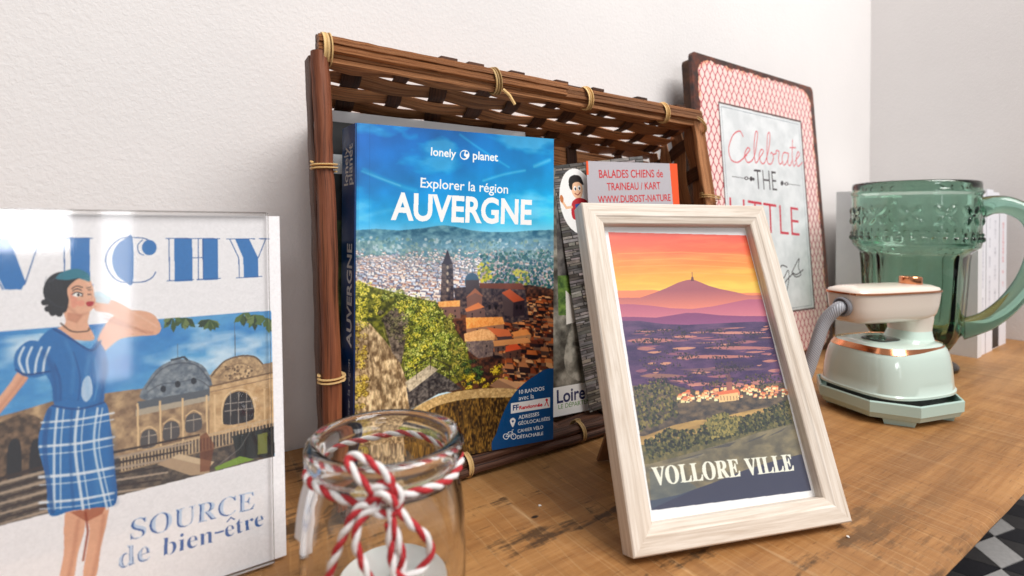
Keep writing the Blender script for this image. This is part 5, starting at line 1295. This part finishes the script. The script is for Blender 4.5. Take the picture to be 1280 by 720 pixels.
for sx in (-1, 1):
    for sy in (-1, 1):
        cx, cy = sx * .0235, sy * .0265; nx, ny = sx * .7071, sy * .7071; tx, ty = -ny, nx
        ring = lambda e, z: [(cx + tx * a_ * e + nx * b_ * e, cy + ty * a_ * e + ny * b_ * e, z) for a_, b_ in ((-.0105, -.006), (.0105, -.006), (.0105, .006), (-.0105, .006))]
        loft('tray_foot', [ring(.86, 0), ring(1.0, .0048)], M_MINTD, IT, smooth=False)
NS = .22
loft('soleplate', [outline(.074, .060, .0112, -.010, 3.4, nose=NS), outline(.0800, .0655, .0120, -.010, 3.4, nose=NS), outline(.0800, .0655, .0185, -.010, 3.4, nose=NS)], M_SOLE, IR)
XO = -.0085
loft('lower_body', [outline(L, W, z, XO + dx, nn_, nose=NS) for L, W, z, dx, nn_ in ((.0865, .0720, .0180, 0, 3.4), (.0890, .0745, .0188, 0, 3.4), (.0890, .0745, .0204, 0, 3.4), (.0868, .0722, .0214, 0, 3.4), (.0858, .0712, .0280, 0, 3.4), (.0838, .0690, .0380, .0004, 3.4), (.0810, .0660, .0460, .0006, 3.3), (.0780, .0630, .0500, .0008, 3.2), (.0735, .0590, .0527, .0010, 3.2), (.0560, .0420, .0545, .0015, 3.0), (.03, .016, .0550, .002, 2.6))], M_MINT, IR, smooth=45)
# copper trim: wide at the cord end, thin along the sides
lo, hi = [], []
s0, s1 = outline(.0793, .0643, .0490, XO + .0008, 3.2, 72, NS), outline(.0739, .0594, .0529, XO + .001, 3.2, 72, NS)
for (p, q) in zip(s0, s1):
    k = min(1, max(0, (.002 - p[0]) / .04)) ; w3 = .25 + .75 * k
    a_ = Vector(p); b_ = Vector(q); m_ = b_ + (a_ - b_) * w3; lo.append(m_ + Vector((0, 0, .0004))); hi.append(b_ + Vector((0, 0, .0004)))
inn = [p + Vector((-.05 * p.x, -.06 * p.y, -.0010)) for p in hi]
loft('copper_trim', [[p + Vector((-.02 * p.x, -.02 * p.y, -.0012)) for p in lo], lo, hi, inn], M_COPPER, IR, (False, False), 50)
o = loft('water_window', [outline(.024, .020, .0530, -.018, 4), outline(.024, .020, .0556, -.018, 4), outline(.021, .017, .0559, -.018, 4)], plain('smoky_glass', (.03, .035, .035), .08), IR)
loft('neck', [outline(.034, .034, .0500, .0125, 2.8), outline(.029, .029, .0565, .0135, 2.8), outline(.027, .0265, .0610, .0145, 2.8)], M_MINT, IR, (False, False), 60)
loft('neck_upper', [outline(.027, .0265, .0610, .0145, 2.8), outline(.028, .0270, .0645, .0145, 2.8), outline(.030, .0285, .0690, .0140, 2.8), outline(.034, .0300, .0735, .0115, 3), outline(.042, .0310, .0765, .0070, 3)], M_CREAM, IR, (False, True), 60)
HX = -.0150
loft('handle', [outline(L, W, z, HX + dx, nn_) for L, W, z, dx, nn_ in ((.072, .020, .0700, .001, 4), (.082, .0270, .0704, .001, 4), (.0875, .0310, .0722, .001, 4), (.0905, .0335, .0756, .001, 4.2), (.0930, .0352, .0820, .001, 4.4), (.0948, .0364, .0915, .001, 4.6), (.0950, .0366, .0920, .001, 4.6))], M_CREAM, IR, smooth=50)
loft('copper_line', [outline(.0950, .0366, .0920, HX + .001, 4.6), outline(.0964, .0380, .0922, HX + .001, 4.6), outline(.0964, .0380, .0935, HX + .001, 4.6), outline(.0942, .0358, .0937, HX + .001, 4.6)], M_COPPER, IR, (False, False), 30)
loft('top_plate', [outline(.0946, .0362, .0932, HX + .001, 4.6), outline(.0930, .0348, .0952, HX + .001, 4.6), outline(.084, .028, .0970, HX + .001, 3.8), outline(.03, .01, .0978, HX + .001, 3)], M_CREAM, IR, (False, True), 50)
kn = lathe('knob', [(0, 0), (.0078, 0), (.0080, .0006), (.0079, .0058), (.0072, .0066), (.0060, .0068), (0, .0067)], M_COPPER, IR, 40, smooth=30)
kn.location = (.0155, .0, .0968)
so = lathe('cord_socket', [(0, 0), (.0072, 0), (.0074, .0008), (.0074, .0028), (.0066, .0036), (.0060, .0036), (.0058, .0020), (0, .0020)], plain('grey_plastic', (.22, .22, .24), .35), IR, 32, smooth=30)
so.rotation_euler = (0, radians(-90), 0); so.location = (-.0608, -.0030, .0825)
CI = Matrix.Rotation(radians(-16), 4, 'Z').inverted()
def ic(p): return CI @ (Vector(p) - Vector((.497, .172, 0)))
M_CORD = None
t = NT('braided_cord'); vv = t.coord('UV', (420, 6, 1)); wv_ = t.n('ShaderNodeTexWave', wave_type='BANDS', bands_direction='DIAGONAL'); wv_.inputs['Scale'].default_value = 1.0; t.l(vv, wv_.inputs[0])
t.base(t.ramp(wv_.outputs[1], [(.2, (.24, .245, .27)), (.7, (.46, .465, .50))])); t.set(Roughness=.5); t.bump(wv_.outputs[1], .5, .0005); M_CORD = t.m
cp = catmull([Vector((-.0615, -.0030, .0825)), Vector((-.0675, -.0025, .0808)), ic((.4270, .195, .070)), ic((.4215, .199, .050)), ic((.417, .204, .028)), ic((.409, .211, .0110)), ic((.400, .228, .0045)), ic((.360, .240, .0044)), ic((.325, .246, .0044))], 8)
tube('power_cord', cp, .0046, M_CORD, IR, 14)

# ================================================================== white books by the right wall
rgb = random.Random(3)
names = [('thin white book with blank cover facing the green mug', .7500, .0140, .184, .187, 0), ('white book second from the left behind the mug handle', .7660, .0190, .186, .184, 1), ('white book with small dark spine lettering beside the right wall', .7880, .0240, .186, .186, 2), ('white book with dark band at spine foot beside the right wall', .8155, .0265, .188, .184, 3), ('white book with red spine lettering nearest the right wall', .8480, .0290, .188, .181, 4)]
for i, (lab, x, th, yf, hh, kd) in enumerate(names):
    B_ = thing('white_book', lab, 'book', (x, yf, 0), (0, 0, radians(rgb.uniform(-1.2, .6) if i else 0)), 'white books standing by the right wall')
    dep = .147 - rgb.uniform(0, .01)
    box('cover', 0, .0010, .0010, dep, 0, hh, M_WHITEP, B_); box('cover', th - .0010, th, .0010, dep, 0, hh, M_WHITEP, B_)
    box('page_block', .0012, th - .0012, .0016, dep - .002, .0015, hh - .002, M_PAGES, B_)
    mt = M_WHITEP if kd in (0,) else art_white_spine(20 + i, (200, 84, 84) if kd == 4 else (120, 120, 132), th)
    v, f = box_vf(0, th, 0, .0009, 0, hh); obj('spine', v, f, mt, B_, planar=(0, th, 0, hh))
    if kd == 3: box('spine_band', .001, th - .001, -.0004, -.0001, .001, .030, M_DARK, B_)

# ================================================================== crumbs on the board
M_CRUMB = mottled('white_crumb', (.78, .76, .72), (.88, .87, .84), 900, .7)
for lab, (x, y), r_ in (('tiny white crumb on the board between the jar and the frame', (.1690, .2135), .00085), ('tiny white crumb on the board just right of the frame foot', (.2700, .1120), .00075)):
    q = random.Random(int(x * 1e5)); bm = bmesh.new(); bmesh.ops.create_icosphere(bm, subdivisions=1, radius=r_)
    for v_ in bm.verts: v_.co *= q.uniform(.6, 1.25); v_.co.z = v_.co.z * .7 + r_ * .62
    me = bpy.data.meshes.new('crumb'); bm.to_mesh(me); bm.free(); me.materials.append(M_CRUMB); o = bpy.data.objects.new('crumb', me); COL.objects.link(o); o.location = (x, y, 0); tag(o, lab, 'crumb')

# ================================================================== pieces of parts go one level down
def nest(root, part, *subs):
    host = next(o for o in root.children if o.name.split('.')[0] == part)
    for o in list(root.children):
        if o.name.split('.')[0] in subs: o.parent = host
nest(IR, 'handle', 'copper_line', 'top_plate', 'knob'); nest(IR, 'lower_body', 'copper_trim', 'water_window', 'soleplate'); nest(IR, 'neck', 'neck_upper'); nest(IR, 'power_cord', 'cord_socket')
nest(IT, 'tray_body', 'tray_foot'); nest(K_, 'wax', 'wick'); nest(FR, 'backing_board', 'easel_leg')
for o in [q for q in scene.objects if q.name.split('.')[0] == 'white_book']: nest(o, 'spine', 'spine_band')
